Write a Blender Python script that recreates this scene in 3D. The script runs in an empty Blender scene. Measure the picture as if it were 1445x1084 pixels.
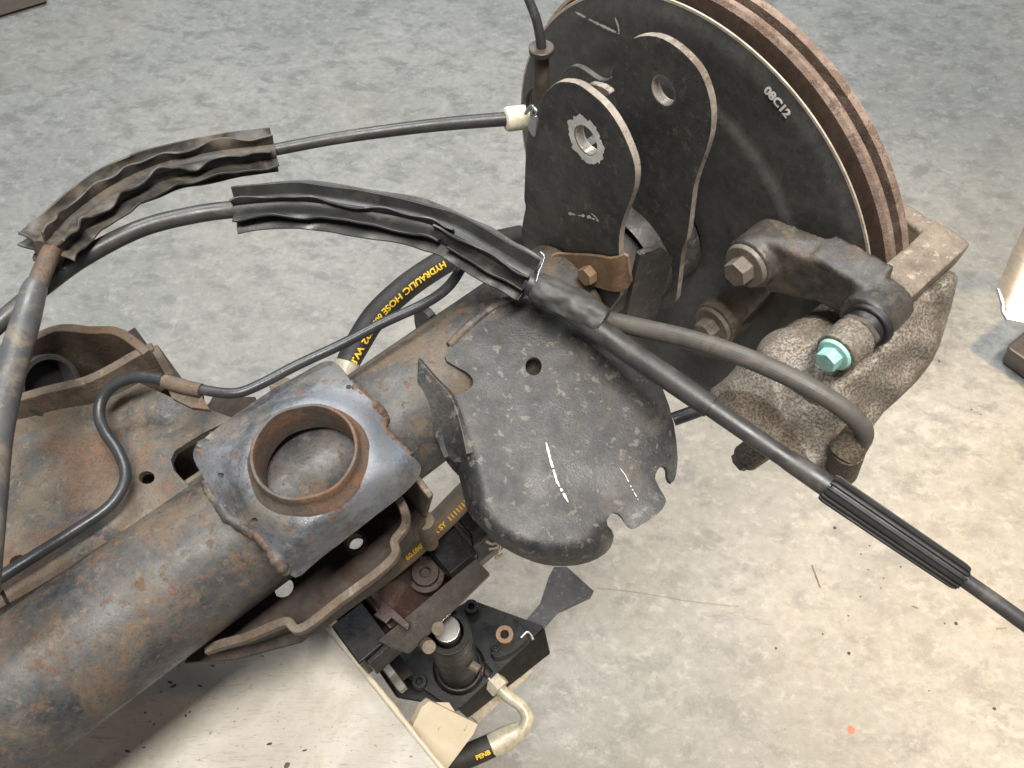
import bpy, bmesh, math, random
from mathutils import Vector, Matrix, noise
from mathutils.geometry import delaunay_2d_cdt
random.seed(7)
scn = bpy.context.scene
COL = scn.collection
R = math.radians

# ------------------------------------------------------------------ camera
FPX = 1100.0; PW, PH = 1445.0, 1084.0
PITCH = R(60.19)
AXLE_H = 0.70                                   # axle centre above the floor
CAMZ = AXLE_H + 0.43578
cam_d = bpy.data.cameras.new('camera'); cam = bpy.data.objects.new('camera', cam_d); COL.objects.link(cam)
cam.location = (0, 0, CAMZ); cam.rotation_euler = (R(90) - PITCH, 0, 0)
cam_d.sensor_width = 36; cam_d.lens = 36 * FPX / PW; cam_d.clip_start = .01; cam_d.clip_end = 100
cam_d.dof.use_dof = True; cam_d.dof.focus_distance = .56; cam_d.dof.aperture_fstop = 24
scn.camera = cam

# ------------------------------------------------------------------ frame of the axle (s along it, e across, u up)
sp, cp = math.sin(PITCH), math.cos(PITCH)
CAM = Vector((0, 0, CAMZ))
def c2w(x, y, z): return Vector((x, -y * sp + z * cp, -y * cp - z * sp))
N = c2w(.7585, -.5655, .324); N.z = 0; N.normalize()
UP = Vector((0, 0, 1)); EE = N.cross(UP)
CC = CAM + c2w(.1115, -.1153, .5683)
def W(s, e, u): return CC + N * s + EE * e + UP * u
def ray(px, py): return c2w((px - 722.5) / FPX, (py - 542) / FPX, 1)
AXV = {'s': N, 'e': EE, 'u': UP}
def hit(px, py, ax, val):
    d = ray(px, py); n = AXV[ax]
    t = (val - (CAM - CC).dot(n)) / d.dot(n)
    return CAM + d * t
def seu(p): q = p - CC; return q.dot(N), q.dot(EE), q.dot(UP)
def prad(p, wpx): return wpx / 2 * (-(p - CAM).dot(c2w(0, 0, -1))) / FPX
def hit_plane(px, py, p0, n):
    d = ray(px, py); return CAM + d * ((p0 - CAM).dot(n) / d.dot(n))

# ------------------------------------------------------------------ light
world = bpy.data.worlds.new('World'); scn.world = world; world.use_nodes = True
bg = world.node_tree.nodes['Background']; bg.inputs[0].default_value = (.92, .95, 1, 1); bg.inputs[1].default_value = .20
def area(name, loc, target, sx, sy, power, col, twist=0):
    l = bpy.data.lights.new(name, 'AREA'); l.shape = 'RECTANGLE'; l.size = sx; l.size_y = sy; l.energy = power; l.color = col
    o = bpy.data.objects.new(name, l); COL.objects.link(o); o.location = loc
    d = Vector(target) - Vector(loc)
    z = -d.normalized(); x = (N - z * N.dot(z)).normalized(); y = z.cross(x)
    o.rotation_euler = Matrix((x, y, z)).transposed().to_euler()
    return o
area('ceiling_tube_light', W(-.30, .42, 2.2), W(-.3, 0, 0), 1.4, .30, 88, (1, .955, .88))
area('ceiling_tube_light', W(.6, -1.6, 2.4), W(-.2, -.1, 0), 1.5, .30, 68, (.90, .96, 1))
sl_ = bpy.data.lights.new('work_spot', 'SPOT'); sl_.energy = 60; sl_.color = (1, .68, .36); sl_.spot_size = R(105); sl_.spot_blend = 1; sl_.shadow_soft_size = .05
so_ = bpy.data.objects.new('work_spot', sl_); COL.objects.link(so_); _t = hit(1230, 820, 'u', -.7); so_.location = _t + Vector((.62, -.12, .85))
so_.rotation_euler = (_t - so_.location).to_track_quat('-Z', 'Y').to_euler()
scn.view_settings.view_transform = 'Standard'; scn.view_settings.look = 'None'
scn.view_settings.exposure = .22; scn.view_settings.gamma = 1
scn.render.engine = 'CYCLES'

# ------------------------------------------------------------------ materials
class NT:
    def __init__(s, name):
        s.m = bpy.data.materials.new(name); s.m.use_nodes = True; s.t = s.m.node_tree; s.t.nodes.clear()
        s.out = s.n('ShaderNodeOutputMaterial'); s.b = s.n('ShaderNodeBsdfPrincipled'); s.l(s.b.outputs[0], s.out.inputs[0])
        s.co = s.n('ShaderNodeTexCoord').outputs['Object']
    def n(s, typ): return s.t.nodes.new(typ)
    def l(s, a, b): s.t.links.new(a, b)
    def set(s, sock, v):
        if hasattr(v, 'is_output'): s.l(v, sock)
        elif isinstance(v, (tuple, list)) and len(v) == 3 and sock.type == 'RGBA': sock.default_value = (*v, 1)
        else: sock.default_value = v
    def noise(s, scale, detail=5, rough=.6, dist=0, off=(0, 0, 0), stretch=None):
        n = s.n('ShaderNodeTexNoise'); n.inputs['Scale'].default_value = scale; n.inputs['Detail'].default_value = detail
        n.inputs['Roughness'].default_value = rough; n.inputs['Distortion'].default_value = dist
        mp = s.n('ShaderNodeMapping'); mp.inputs['Location'].default_value = off
        if stretch: mp.inputs['Rotation'].default_value = stretch[0]; mp.inputs['Scale'].default_value = stretch[1]
        s.l(s.co, mp.inputs[0]); s.l(mp.outputs[0], n.inputs['Vector']); return n.outputs['Fac']
    def vor(s, scale, rnd=1.0):
        n = s.n('ShaderNodeTexVoronoi'); n.inputs['Scale'].default_value = scale; n.inputs['Randomness'].default_value = rnd
        s.l(s.co, n.inputs['Vector']); return n.outputs['Distance']
    def ramp(s, fac, lo, hi, a=0., b=1.):
        n = s.n('ShaderNodeMapRange'); n.interpolation_type = 'SMOOTHSTEP'
        s.l(fac, n.inputs[0]); n.inputs[1].default_value = lo; n.inputs[2].default_value = hi; n.inputs[3].default_value = a; n.inputs[4].default_value = b
        return n.outputs[0]
    def mix(s, f, a, b):
        n = s.n('ShaderNodeMix'); n.data_type = 'RGBA'; s.set(n.inputs[0], f); s.set(n.inputs[6], a); s.set(n.inputs[7], b); return n.outputs[2]
    def fm(s, op, a, b):
        n = s.n('ShaderNodeMath'); n.operation = op; s.set(n.inputs[0], a); s.set(n.inputs[1], b); n.use_clamp = op in ('ADD',); return n.outputs[0]
    def bump(s, h, strength=.3, dist=.001):
        n = s.n('ShaderNodeBump'); n.inputs['Strength'].default_value = strength; n.inputs['Distance'].default_value = dist
        s.l(h, n.inputs['Height']); s.l(n.outputs[0], s.b.inputs['Normal'])
    def fin(s, col, rough, metal=0.):
        s.set(s.b.inputs['Base Color'], col); s.set(s.b.inputs['Roughness'], rough); s.set(s.b.inputs['Metallic'], metal); return s.m

def paint(name, a, b, rust=.62, rust_scale=14, rust_col=((.22, .085, .035), (.11, .055, .035)), dust=(.21, .175, .125), dust_lo=.5, dust_amt=.5,
          rough=.45, spots=.0, bump=.25, off=(0, 0, 0), fleck=0., band=.035):
    k = NT(name)
    base = k.mix(k.ramp(k.noise(22, 6, .62, .4, off), .35, .65), a, b)
    base = k.mix(k.ramp(k.noise(160, 4, .6, 0, off), .35, .75, 0, .35), base, tuple(x * 1.9 + .01 for x in b))
    dm = k.fm('MULTIPLY', k.ramp(k.noise(30, 8, .7, .6, (off[0] + 3, off[1], 1)), dust_lo, dust_lo + .2), dust_amt)
    c = k.mix(dm, base, dust)
    if fleck:
        fl = k.fm('MULTIPLY', k.ramp(k.noise(150, 5, .65, .3, (5, off[1], 2)), .585, .64), fleck)
        c = k.mix(fl, c, tuple(min(1, x * 1.5) for x in dust)); 
    rn = k.noise(rust_scale, 9, .66, .5, (off[0], off[1] + 5, 4))
    fine = k.noise(520, 4, .78, 0, (off[1], 3, 1))
    rn = k.fm('ADD', rn, k.fm('MULTIPLY', k.fm('SUBTRACT', fine, .5), .22))
    rm = k.ramp(rn, rust - band, rust + band)
    if spots: 
        sm = k.fm('MULTIPLY', k.ramp(k.noise(120, 7, .72, .2, (1, off[1] + 2, 8)), .615 - spots * .09, .67 - spots * .09), .85)
        rm = k.fm('MAXIMUM', rm, sm)
    rc = k.mix(k.ramp(k.noise(150, 7, .75), .36, .64), *rust_col)
    rc = k.mix(k.ramp(fine, .50, .62, 0, .55), rc, tuple(x * .45 for x in rust_col[1]))
    c = k.mix(rm, c, rc)
    c = k.mix(k.ramp(fine, .34, .46, .55, 0), c, tuple(x * .5 for x in a))
    c = k.mix(k.ramp(k.noise(900, 2, .7, 0, (7, 1, off[0])), .60, .74, 0, .30), c, tuple(min(1, x * 1.5 + .02) for x in dust))
    ro = k.fm('ADD', k.ramp(k.noise(60, 5, .6, 0, (2, 2, 2)), .3, .7, rough - .09, rough + .12), k.fm('MULTIPLY', k.fm('ADD', rm, dm), .35))
    h = k.fm('ADD', k.fm('MULTIPLY', fine, .8), k.fm('MULTIPLY', rm, .3))
    k.bump(h, bump, .0009)
    return k.fin(c, ro)

M = {}
M['tube'] = paint('weathered_tube_paint', (.022, .024, .028), (.058, .055, .052), rust=.655, rust_scale=9, rust_col=((.150, .076, .042), (.090, .054, .036)), dust=(.135, .096, .060), dust_lo=.45, dust_amt=.7, rough=.50, spots=.6, fleck=.3, band=.03, off=(1.7, 3.1, 0))
M['rustplate'] = paint('rusted_bracket_paint', (.024, .026, .030), (.058, .055, .050), rust=.56, rust_scale=12, rust_col=((.145, .082, .05), (.09, .062, .044)), dust=(.14, .108, .072), dust_lo=.41, dust_amt=.75, rough=.42, spots=.55, off=(9, 2, 0), fleck=.4, band=.06)
M['rustedge'] = paint('rusty_steel', (.066, .049, .036), (.110, .083, .060), rust=.55, rust_scale=34, rust_col=((.135, .076, .045), (.095, .066, .046)), dust=(.155, .125, .09), dust_lo=.47, dust_amt=.6, rough=.62, band=.1, fleck=.5, bump=.5)
M['pad'] = paint('worn_grey_sheen_pad', (.045, .048, .055), (.120, .127, .140), rust=.675, rust_scale=19, rust_col=((.16, .08, .045), (.11, .066, .045)), dust=(.16, .135, .105), dust_lo=.44, dust_amt=.65, rough=.33, spots=.35, off=(4, 7, 1), bump=.5, fleck=.3)
M['ringrust'] = paint('orange_rust_ring', (.060, .050, .043), (.095, .070, .052), rust=.55, rust_scale=24, rust_col=((.20, .09, .042), (.11, .062, .04)), dust=(.13, .1, .075), dust_lo=.5, dust_amt=.6, rough=.55, band=.09, bump=.5)
M['scoop'] = paint('dusty_dark_paint', (.016, .017, .019), (.035, .033, .032), rust=.70, rust_scale=11, rust_col=((.105, .072, .045), (.085, .062, .042)), dust=(.125, .105, .082), dust_lo=.50, dust_amt=.5, rough=.47, off=(2, 4, 6), fleck=.52, bump=.35)
M['plate'] = paint('black_plate_paint', (.032, .031, .031), (.056, .053, .050), rust=.74, rust_scale=18, rust_col=((.10, .07, .05), (.08, .06, .045)), dust=(.12, .10, .085), dust_lo=.55, dust_amt=.5, rough=.46, off=(1, 8, 3), fleck=.4, bump=.4)
M['plateedge'] = paint('lit_cut_edge', (.19, .16, .13), (.31, .265, .22), rust=.58, rust_scale=30, rust_col=((.17, .125, .09), (.13, .1, .075)), dust_lo=.5, rough=.45)  # pale plate rims, their edge light is part of the colour
M['shield'] = paint('black_shield_paint', (.050, .048, .046), (.062, .060, .057), rust=.8, rust_scale=12, dust=(.10, .09, .08), dust_lo=.52, dust_amt=.4, rough=.42, off=(6, 1, 2), bump=.15)
M['shieldedge'] = paint('lit_shield_edge', (.32, .27, .21), (.44, .38, .30), rust=.8, dust_lo=.7, rough=.4, bump=.1)  # bright shield rim, the light on its edge painted into the colour
M['rotor'] = paint('brown_rotor_face', (.085, .052, .038), (.115, .072, .053), rust=.6, rust_scale=26, rust_col=((.14, .08, .055), (.10, .062, .045)), dust=(.15, .105, .08), dust_lo=.5, dust_amt=.5, rough=.75, bump=.2)
M['rotorrim'] = paint('rusty_rotor_rim', (.15, .10, .075), (.23, .165, .125), rust=.56, rust_scale=60, rust_col=((.19, .118, .082), (.15, .10, .075)), dust=(.33, .265, .22), dust_lo=.50, dust_amt=.7, rough=.8, bump=.9)
M['shaderust'] = paint('shaded_brown_rust', (.026, .019, .015), (.040, .028, .021), rust=.6, rust_scale=30, rust_col=((.05, .03, .02), (.04, .027, .02)), dust=(.04, .03, .024), dust_lo=.6, rough=.8)  # rust darkened for the shade inside the channel and rear bracket
M['pedalp'] = paint('scuffed_pedal_paint', (.010, .011, .013), (.022, .023, .026), rust=.8, dust=(.10, .10, .10), dust_lo=.5, dust_amt=.5, rough=.4, fleck=.4)
M['castbar'] = paint('lamplit_cast_bar', (.115, .088, .064), (.175, .138, .104), rust=.64, rust_scale=28, rust_col=((.16, .09, .055), (.10, .07, .05)), dust=(.27, .22, .165), dust_lo=.45, dust_amt=.7, rough=.6, bump=.8, fleck=.6)  # lighter tan than the carrier: strong lamp light put into the colour
M['rail'] = paint('dirty_cream_rail', (.24, .21, .16), (.36, .32, .25), rust=.62, rust_scale=40, rust_col=((.14, .1, .07), (.09, .07, .05)), dust=(.2, .16, .11), dust_lo=.48, dust_amt=.6, rough=.6)
def sheen_pad(m):  # bluish sheen round the ring, put into the pad's colour
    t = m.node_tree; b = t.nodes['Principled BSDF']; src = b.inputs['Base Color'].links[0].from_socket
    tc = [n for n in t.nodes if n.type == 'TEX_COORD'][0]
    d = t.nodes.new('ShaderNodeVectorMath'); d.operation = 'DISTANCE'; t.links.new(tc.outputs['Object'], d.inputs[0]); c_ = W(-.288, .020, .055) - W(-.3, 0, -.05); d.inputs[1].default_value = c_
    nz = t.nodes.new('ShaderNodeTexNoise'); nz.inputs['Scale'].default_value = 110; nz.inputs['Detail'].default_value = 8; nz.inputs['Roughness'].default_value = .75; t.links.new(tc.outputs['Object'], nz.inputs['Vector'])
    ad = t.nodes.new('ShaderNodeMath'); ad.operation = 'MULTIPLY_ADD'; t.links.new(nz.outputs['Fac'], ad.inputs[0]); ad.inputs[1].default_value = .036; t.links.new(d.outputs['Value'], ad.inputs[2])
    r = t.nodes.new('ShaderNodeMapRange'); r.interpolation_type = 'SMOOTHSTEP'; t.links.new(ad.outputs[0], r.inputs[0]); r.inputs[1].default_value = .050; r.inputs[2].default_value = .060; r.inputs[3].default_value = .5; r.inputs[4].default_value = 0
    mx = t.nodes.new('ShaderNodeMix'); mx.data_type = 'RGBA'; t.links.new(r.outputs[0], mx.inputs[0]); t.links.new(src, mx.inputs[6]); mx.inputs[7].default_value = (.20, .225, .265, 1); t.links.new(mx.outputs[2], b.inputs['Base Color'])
sheen_pad(M['pad'])
M['clip'] = paint('brown_rust_clip', (.155, .092, .05), (.20, .125, .072), rust=.66, rust_scale=30, rust_col=((.24, .12, .06), (.13, .08, .05)), dust=(.2, .15, .1), dust_lo=.5, dust_amt=.4, rough=.6, bump=.2)
M['bracket_cast'] = paint('dark_cast_bracket', (.028, .026, .025), (.060, .052, .044), rust=.60, rust_scale=24, rust_col=((.16, .10, .06), (.11, .075, .05)), dust=(.19, .145, .1), dust_lo=.48, dust_amt=.6, rough=.42, off=(3, 3, 9), bump=.4, band=.08)
M['boltdirt'] = paint('dirty_bolt', (.090, .073, .056), (.135, .112, .09), rust=.7, rust_scale=40, dust=(.24, .19, .14), dust_lo=.45, dust_amt=.6, rough=.5)
M['blacksteel'] = paint('black_jack_paint', (.0035, .0037, .0042), (.007, .0072, .008), rust=.76, rust_scale=25, rust_col=((.09, .04, .025), (.06, .035, .025)), dust=(.05, .045, .04), dust_lo=.55, dust_amt=.45, rough=.34, bump=.2)
M['blacksteel'].node_tree.nodes['Principled BSDF'].inputs['Specular IOR Level'].default_value = .22
M['browninside'] = paint('red_brown_saddle', (.036, .013, .008), (.022, .011, .008), rust=.58, rust_scale=20, rust_col=((.055, .018, .010), (.03, .016, .011)), dust_lo=.6, rough=.4)
M['greybar'] = paint('satin_grey_bar', (.034, .030, .026), (.044, .040, .034), rust=.85, dust_lo=.7, rough=.40, bump=.1)
M['collarw'] = paint('cream_plastic', (.62, .57, .42), (.68, .63, .49), rust=.9, dust=(.4, .35, .25), dust_lo=.6, dust_amt=.4, rough=.45, bump=.05)
M['zinc'] = paint('yellowish_zinc', (.27, .25, .19), (.36, .335, .26), rust=.85, dust=(.3, .26, .19), dust_lo=.55, dust_amt=.4, rough=.35, bump=.1)

def rubber(name, a, b, dust, amt, rough=.45, fine=600, lo=.5):
    k = NT(name)
    c = k.mix(k.ramp(k.noise(45, 6, .65, .5), .35, .65), a, b)
    dm = k.fm('MULTIPLY', k.ramp(k.noise(38, 7, .7, .8, (4, 1, 0)), lo, lo + .22), amt)
    c = k.mix(dm, c, dust)
    k.bump(k.noise(fine, 4, .6), .12, .0008)
    return k.fin(c, k.fm('ADD', k.ramp(k.noise(80, 4), .3, .7, rough - .06, rough + .08), k.fm('MULTIPLY', dm, .3)))
M['bootr'] = rubber('brown_rubber_boot', (.055, .042, .032), (.085, .066, .050), (.16, .13, .1), .5, .5)
M['wrap'] = rubber('matt_cable_wrap', (.040, .039, .038), (.062, .060, .057), (.12, .105, .09), .5, .56)
M['cable'] = rubber('grey_black_cable', (.030, .030, .031), (.048, .046, .045), (.15, .125, .1), .45, .40)
M['fin'] = rubber('dusty_rubber_fin', (.024, .023, .022), (.042, .039, .036), (.125, .098, .070), .75, .46, lo=.42)
M['finclean'] = rubber('clean_rubber_fin', (.020, .020, .020), (.032, .031, .030), (.10, .09, .08), .45, .40)
M['rubber'] = rubber('ribbed_grommet_rubber', (.014, .014, .014), (.022, .021, .021), (.08, .07, .06), .3, .5)
M['pipe'] = rubber('black_pipe_coating', (.022, .023, .026), (.034, .035, .038), (.09, .08, .07), .3, .36)
M['hose'] = rubber('matt_black_hose', (.019, .018, .017), (.027, .026, .024), (.06, .055, .045), .3, .62)
M['hosedusty'] = rubber('dusty_hose', (.14, .11, .08), (.18, .145, .11), (.2, .16, .12), .5, .6)
M['sleeve'] = rubber('muddy_sleeve', (.06, .062, .068), (.085, .085, .088), (.22, .17, .115), .8, .38, lo=.47)
M['brakehose'] = rubber('grey_brake_hose', (.066, .060, .052), (.092, .083, .071), (.15, .13, .10), .5, .5)

def castal():
    k = NT('speckled_cast_aluminium')
    v = k.noise(620, 3, .8)
    c = k.mix(k.ramp(v, .38, .62), (.105, .085, .066), (.30, .265, .22))
    c = k.mix(k.ramp(k.noise(30, 6, .7, .5), .44, .66, 0, .75), c, (.115, .085, .06))
    k.bump(k.fm('ADD', v, k.noise(90, 4, .6)), .75, .0014)
    return k.fin(c, .6, .15)
M['cast'] = castal()
def castbrown():
    k = NT('rusty_piston_casting'); v = k.noise(700, 3, .8)
    c = k.mix(k.ramp(v, .38, .62), (.05, .036, .025), (.155, .12, .085)); k.bump(v, .6, .0012); return k.fin(c, .75)
M['castb'] = castbrown()
def solid(name, col, rough, metal=0., bs=0., emit=0.):
    k = NT(name); n = k.noise(70, 5, .65)
    c = k.mix(k.ramp(n, .3, .7), tuple(x * .82 for x in col), tuple(min(1, x * 1.12) for x in col))
    if bs: k.bump(k.noise(300, 4), bs, .0008)
    if emit: k.set(k.b.inputs['Emission Color'], col); k.b.inputs['Emission Strength'].default_value = emit
    return k.fin(c, rough, metal)
M['chrome'] = solid('bright_steel', (.62, .61, .60), .22, .9)
M['wornring'] = solid('bare_worn_steel', (.74, .71, .66), .5, 0, .5)
M['threads'] = solid('bare_thread_steel', (.66, .60, .54), .28, .6)
M['teal'] = paint('worn_teal_plating', (.20, .38, .34), (.27, .47, .42), rust=.66, rust_scale=90, rust_col=((.16, .14, .10), (.1, .09, .07)), dust=(.30, .30, .24), dust_lo=.48, dust_amt=.6, rough=.38, bump=.3)
M['steel'] = solid('galvanised_steel', (.40, .41, .42), .3, .8)
M['chalk'] = solid('white_chalk', (.58, .56, .52), .85)
M['yellow'] = solid('yellow_print', (.85, .55, .03), .5)
M['red'] = solid('red_paint_chip', (.75, .14, .09), .6)
M['dirt'] = solid('dark_dirt', (.06, .045, .035), .9)
M['board'] = solid('brown_board', (.085, .066, .052), .7)
M['wood'] = solid('pale_splinter', (.30, .2, .1), .8)
M['copper'] = solid('copper_edge', (.42, .24, .14), .4, .5)
M['darkbox'] = solid('brown_dark_metal', (.07, .06, .055), .4)
M['lampbody'] = solid('pale_lamp_housing', (.62, .56, .50), .5)
M['lampface'] = solid('lit_lamp_panel', (1, .86, .64), .5, 0, 0, 16)

def beam_mat():
    k = NT('scuffed_white_beam')
    c = k.mix(k.ramp(k.noise(14, 7, .65, .4), .35, .68), (.36, .335, .29), (.49, .465, .42))
    c = k.mix(k.ramp(k.noise(9, 8, .7, .9, (3, 3, 3)), .50, .66, 0, .6), c, (.30, .25, .185))
    sc = k.noise(60, 6, .75, 1.2, (0, 0, 0), ((0, 0, .9), (1, 7, 1)))
    c = k.mix(k.ramp(sc, .57, .62, 0, .45), c, (.20, .165, .125))
    sc3 = k.noise(45, 6, .75, 1.0, (5, 2, 0), ((0, 0, -.5), (1, 11, 1)))
    c = k.mix(k.ramp(sc3, .58, .62, 0, .4), c, (.26, .22, .17))
    c = k.mix(k.ramp(k.noise(180, 4, .6, .3), .66, .69, 0, .8), c, (.12, .085, .06))
    k.bump(k.noise(200, 4), .12, .0008)
    return k.fin(c, k.ramp(k.noise(25, 5), .3, .7, .34, .55))
M['beam'] = beam_mat()
def beam_plain():
    k = NT('cream_gusset_paint')
    c = k.mix(k.ramp(k.noise(16, 6, .6, .4), .35, .68), (.47, .42, .32), (.56, .51, .41))
    c = k.mix(k.ramp(k.noise(140, 5, .7, .3), .64, .69, 0, .7), c, (.2, .15, .1)); k.bump(k.noise(250, 4), .12, .0008)
    return k.fin(c, .5)
M['gusset'] = beam_plain()
def floor_mat():
    k = NT('concrete_floor')
    n1 = k.noise(2.6, 8, .62, .2); n2 = k.noise(16, 11, .74, .25, (4, 2, 0), ((0, 0, .6), (1, 1.6, 1))); n3 = k.noise(75, 8, .74); n4 = k.noise(300, 6, .72)
    c = k.mix(k.ramp(n1, .33, .67), (.240, .246, .236), (.322, .326, .312))
    c = k.mix(k.ramp(n2, .37, .54, .80, 0), c, (.158, .164, .162))
    c = k.mix(k.ramp(k.noise(34, 11, .78, .3, (7, 1, 3), ((0, 0, .6), (1, 1.4, 1))), .50, .62, 0, .5), c, (.40, .403, .39))
    c = k.mix(k.ramp(n3, .40, .57, .36, 0), c, (.185, .187, .18))
    c = k.mix(k.ramp(n4, .50, .64, 0, .28), c, (.16, .157, .145))
    c = k.mix(k.ramp(n4, .30, .46, .25, 0), c, (.52, .51, .48))
    sc = k.noise(55, 5, .7, .6, (2, 5, 1), ((0, 0, .75), (1, 16, 1)))
    c = k.mix(k.ramp(sc, .66, .70, 0, .35), c, (.14, .14, .135))
    sc2 = k.noise(40, 5, .7, .8, (6, 5, 1), ((0, 0, -.9), (1, 22, 1)))
    c = k.mix(k.ramp(sc2, .67, .71, 0, .35), c, (.5, .49, .47))
    c = k.mix(k.ramp(k.noise(130, 3, .5, .2, (1, 1, 1)), .74, .76, 0, .7), c, (.10, .09, .08))
    c = k.mix(k.ramp(k.noise(1.8, 6, .65, .3, (3, 8, 0)), .46, .68, 0, .22), c, (.33, .295, .235))
    k.bump(k.fm('ADD', n3, k.fm('MULTIPLY', n4, .7)), .5, .002)
    return k.fin(c, k.ramp(n2, .35, .65, .5, .72))
M['floor'] = floor_mat()

# ------------------------------------------------------------------ mesh helpers
def root(o):
    while o.parent: o = o.parent
    return o
def thing(name, label, cat, loc, group=None):
    o = bpy.data.objects.new(name, None); COL.objects.link(o); o.location = loc; o.empty_display_size = .02
    o['label'] = label; o['category'] = cat
    if group: o['group'] = group
    return o
def tag(o, label, cat, group=None):
    o['label'] = label; o['category'] = cat
    if group: o['group'] = group
    return o
def finish(name, bm, mat, parent=None, smooth=40, loc=None, extra=None):
    off = root(parent).location.copy() if parent else (loc if loc else Vector((0, 0, 0)))
    bmesh.ops.translate(bm, verts=bm.verts, vec=-off)
    me = bpy.data.meshes.new(name); bm.to_mesh(me); bm.free()
    mats = mat if isinstance(mat, (list, tuple)) else [mat]
    for m in mats: me.materials.append(M[m])
    me.shade_smooth()
    if smooth: me.set_sharp_from_angle(angle=R(smooth))
    o = bpy.data.objects.new(name, me); COL.objects.link(o)
    if parent: o.parent = parent
    elif loc: o.location = loc
    return o
def bevel(o, w=.0007, seg=2, ang=50):
    m = o.modifiers.new('bevel', 'BEVEL'); m.width = w; m.segments = seg; m.limit_method = 'ANGLE'; m.angle_limit = R(ang); m.harden_normals = True
    return o
def chaikin(p, n=2, closed=True):
    for _ in range(n):
        q = []
        L = len(p)
        for i in range(L if closed else L - 1):
            a, b = Vector(p[i]), Vector(p[(i + 1) % L]); q += [a * .75 + b * .25, a * .25 + b * .75]
        if not closed: q = [Vector(p[0])] + q + [Vector(p[-1])]
        p = q
    return [Vector(x) for x in p]
def dens(p, step, closed=True):
    out = []; L = len(p)
    for i in range(L if closed else L - 1):
        a, b = Vector(p[i]), Vector(p[(i + 1) % L]); k = max(1, int((b - a).length / step))
        out += [a.lerp(b, j / k) for j in range(k)]
    if not closed: out.append(Vector(p[-1]))
    return out
def inside(q, poly):
    c = False; x, y = q
    for i in range(len(poly)):
        x1, y1 = poly[i]; x2, y2 = poly[i - 1]
        if (y1 > y) != (y2 > y) and x < (x2 - x1) * (y - y1) / (y2 - y1) + x1: c = not c
    return c
def edist(q, poly):
    d = 1e9; q = Vector(q)
    for i in range(len(poly)):
        a = Vector(poly[i]); b = Vector(poly[i - 1]); ab = b - a; t = max(0, min(1, (q - a).dot(ab) / max(1e-9, ab.length_squared)))
        d = min(d, (q - a - ab * t).length)
    return d
def sheet(name, outline, surf, thick, mat, parent, holes=(), step=12, round_=1, edge=None, bev=.0006, sm=40, back=False):
    """outline and holes in photograph pixels, surf() gives each pixel its point in space; the sheet gets real thickness away from the camera side"""
    ol = dens(chaikin(outline, round_) if round_ else [Vector(p) for p in outline], step)
    hs = [dens([Vector(p) for p in h], step) for h in holes]
    pts = list(ol); edges = [(i, (i + 1) % len(ol)) for i in range(len(ol))]
    for h in hs:
        b = len(pts); pts += h; edges += [(b + i, b + (i + 1) % len(h)) for i in range(len(h))]
    nb = len(pts)
    x0, x1 = min(p.x for p in ol), max(p.x for p in ol); y0, y1 = min(p.y for p in ol), max(p.y for p in ol)
    y = y0 + step * .6; row = 0
    while y < y1:
        x = x0 + step * (.5 + .5 * (row % 2))
        while x < x1:
            if inside((x, y), ol) and edist((x, y), ol) > step * .5 and all((not inside((x, y), h)) and edist((x, y), h) > step * .5 for h in hs):
                pts.append(Vector((x, y)))
            x += step
        y += step * .87; row += 1
    v, e, f, *_ = delaunay_2d_cdt([Vector((p.x, p.y)) for p in pts], edges, [], 0, 1e-4)
    faces = []
    for t in f:
        c = sum((v[i] for i in t), Vector((0, 0))) / len(t)
        if inside(c, ol) and not any(inside(c, h) for h in hs): faces.append(t)
    P = [surf(p.x, p.y) for p in v]
    bm = bmesh.new(); bv = [bm.verts.new(p) for p in P]
    for t in faces:
        a, b, c = (P[i] for i in t[:3])
        nn = (b - a).cross(c - a)
        tt = t if nn.dot(CAM - a) > 0 else t[::-1]
        try: bm.faces.new([bv[i] for i in tt])
        except ValueError: pass
    bmesh.ops.delete(bm, geom=[x for x in bm.verts if not x.link_faces], context='VERTS')
    bm.normal_update()
    top = list(bm.faces); bnd = [x for x in bm.edges if len(x.link_faces) == 1]
    low = {x: bm.verts.new(x.co + ((x.co - CAM).normalized() if back else -x.normal) * thick) for x in list(bm.verts)}
    for fc in top: bm.faces.new([low[x] for x in reversed(fc.verts)])
    for ed in bnd:
        fc = ed.link_faces[0]; a, b = ed.verts
        vs = list(fc.verts); i = vs.index(a)
        if vs[(i + 1) % len(vs)] is not b: a, b = b, a
        q = bm.faces.new((b, a, low[a], low[b]))
        if edge is not None: q.material_index = 1
    bm.normal_update()
    o = finish(name, bm, mat if edge is None else [mat, edge], parent, sm)
    if bev: bevel(o, bev)
    return o
def sp_(ax, val): return lambda x, y: hit(x, y, ax, val)
def circ_px(s, e, u, r, nrm='s', n=28):
    """the pixels of a circle that stands in space, so that holes are round there"""
    out = []
    for i in range(n):
        t = 2 * math.pi * i / n
        d = {'s': (0, r * math.cos(t), r * math.sin(t)), 'u': (r * math.cos(t), r * math.sin(t), 0), 'e': (r * math.cos(t), 0, r * math.sin(t))}[nrm]
        out.append(proj(W(s + d[0], e + d[1], u + d[2])))
    return out
def proj(p):
    q = p - CAM; x = q.x; y = -q.y * sp - q.z * cp; z = q.y * cp - q.z * sp
    return (x / z * FPX + 722.5, y / z * FPX + 542)
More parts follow.
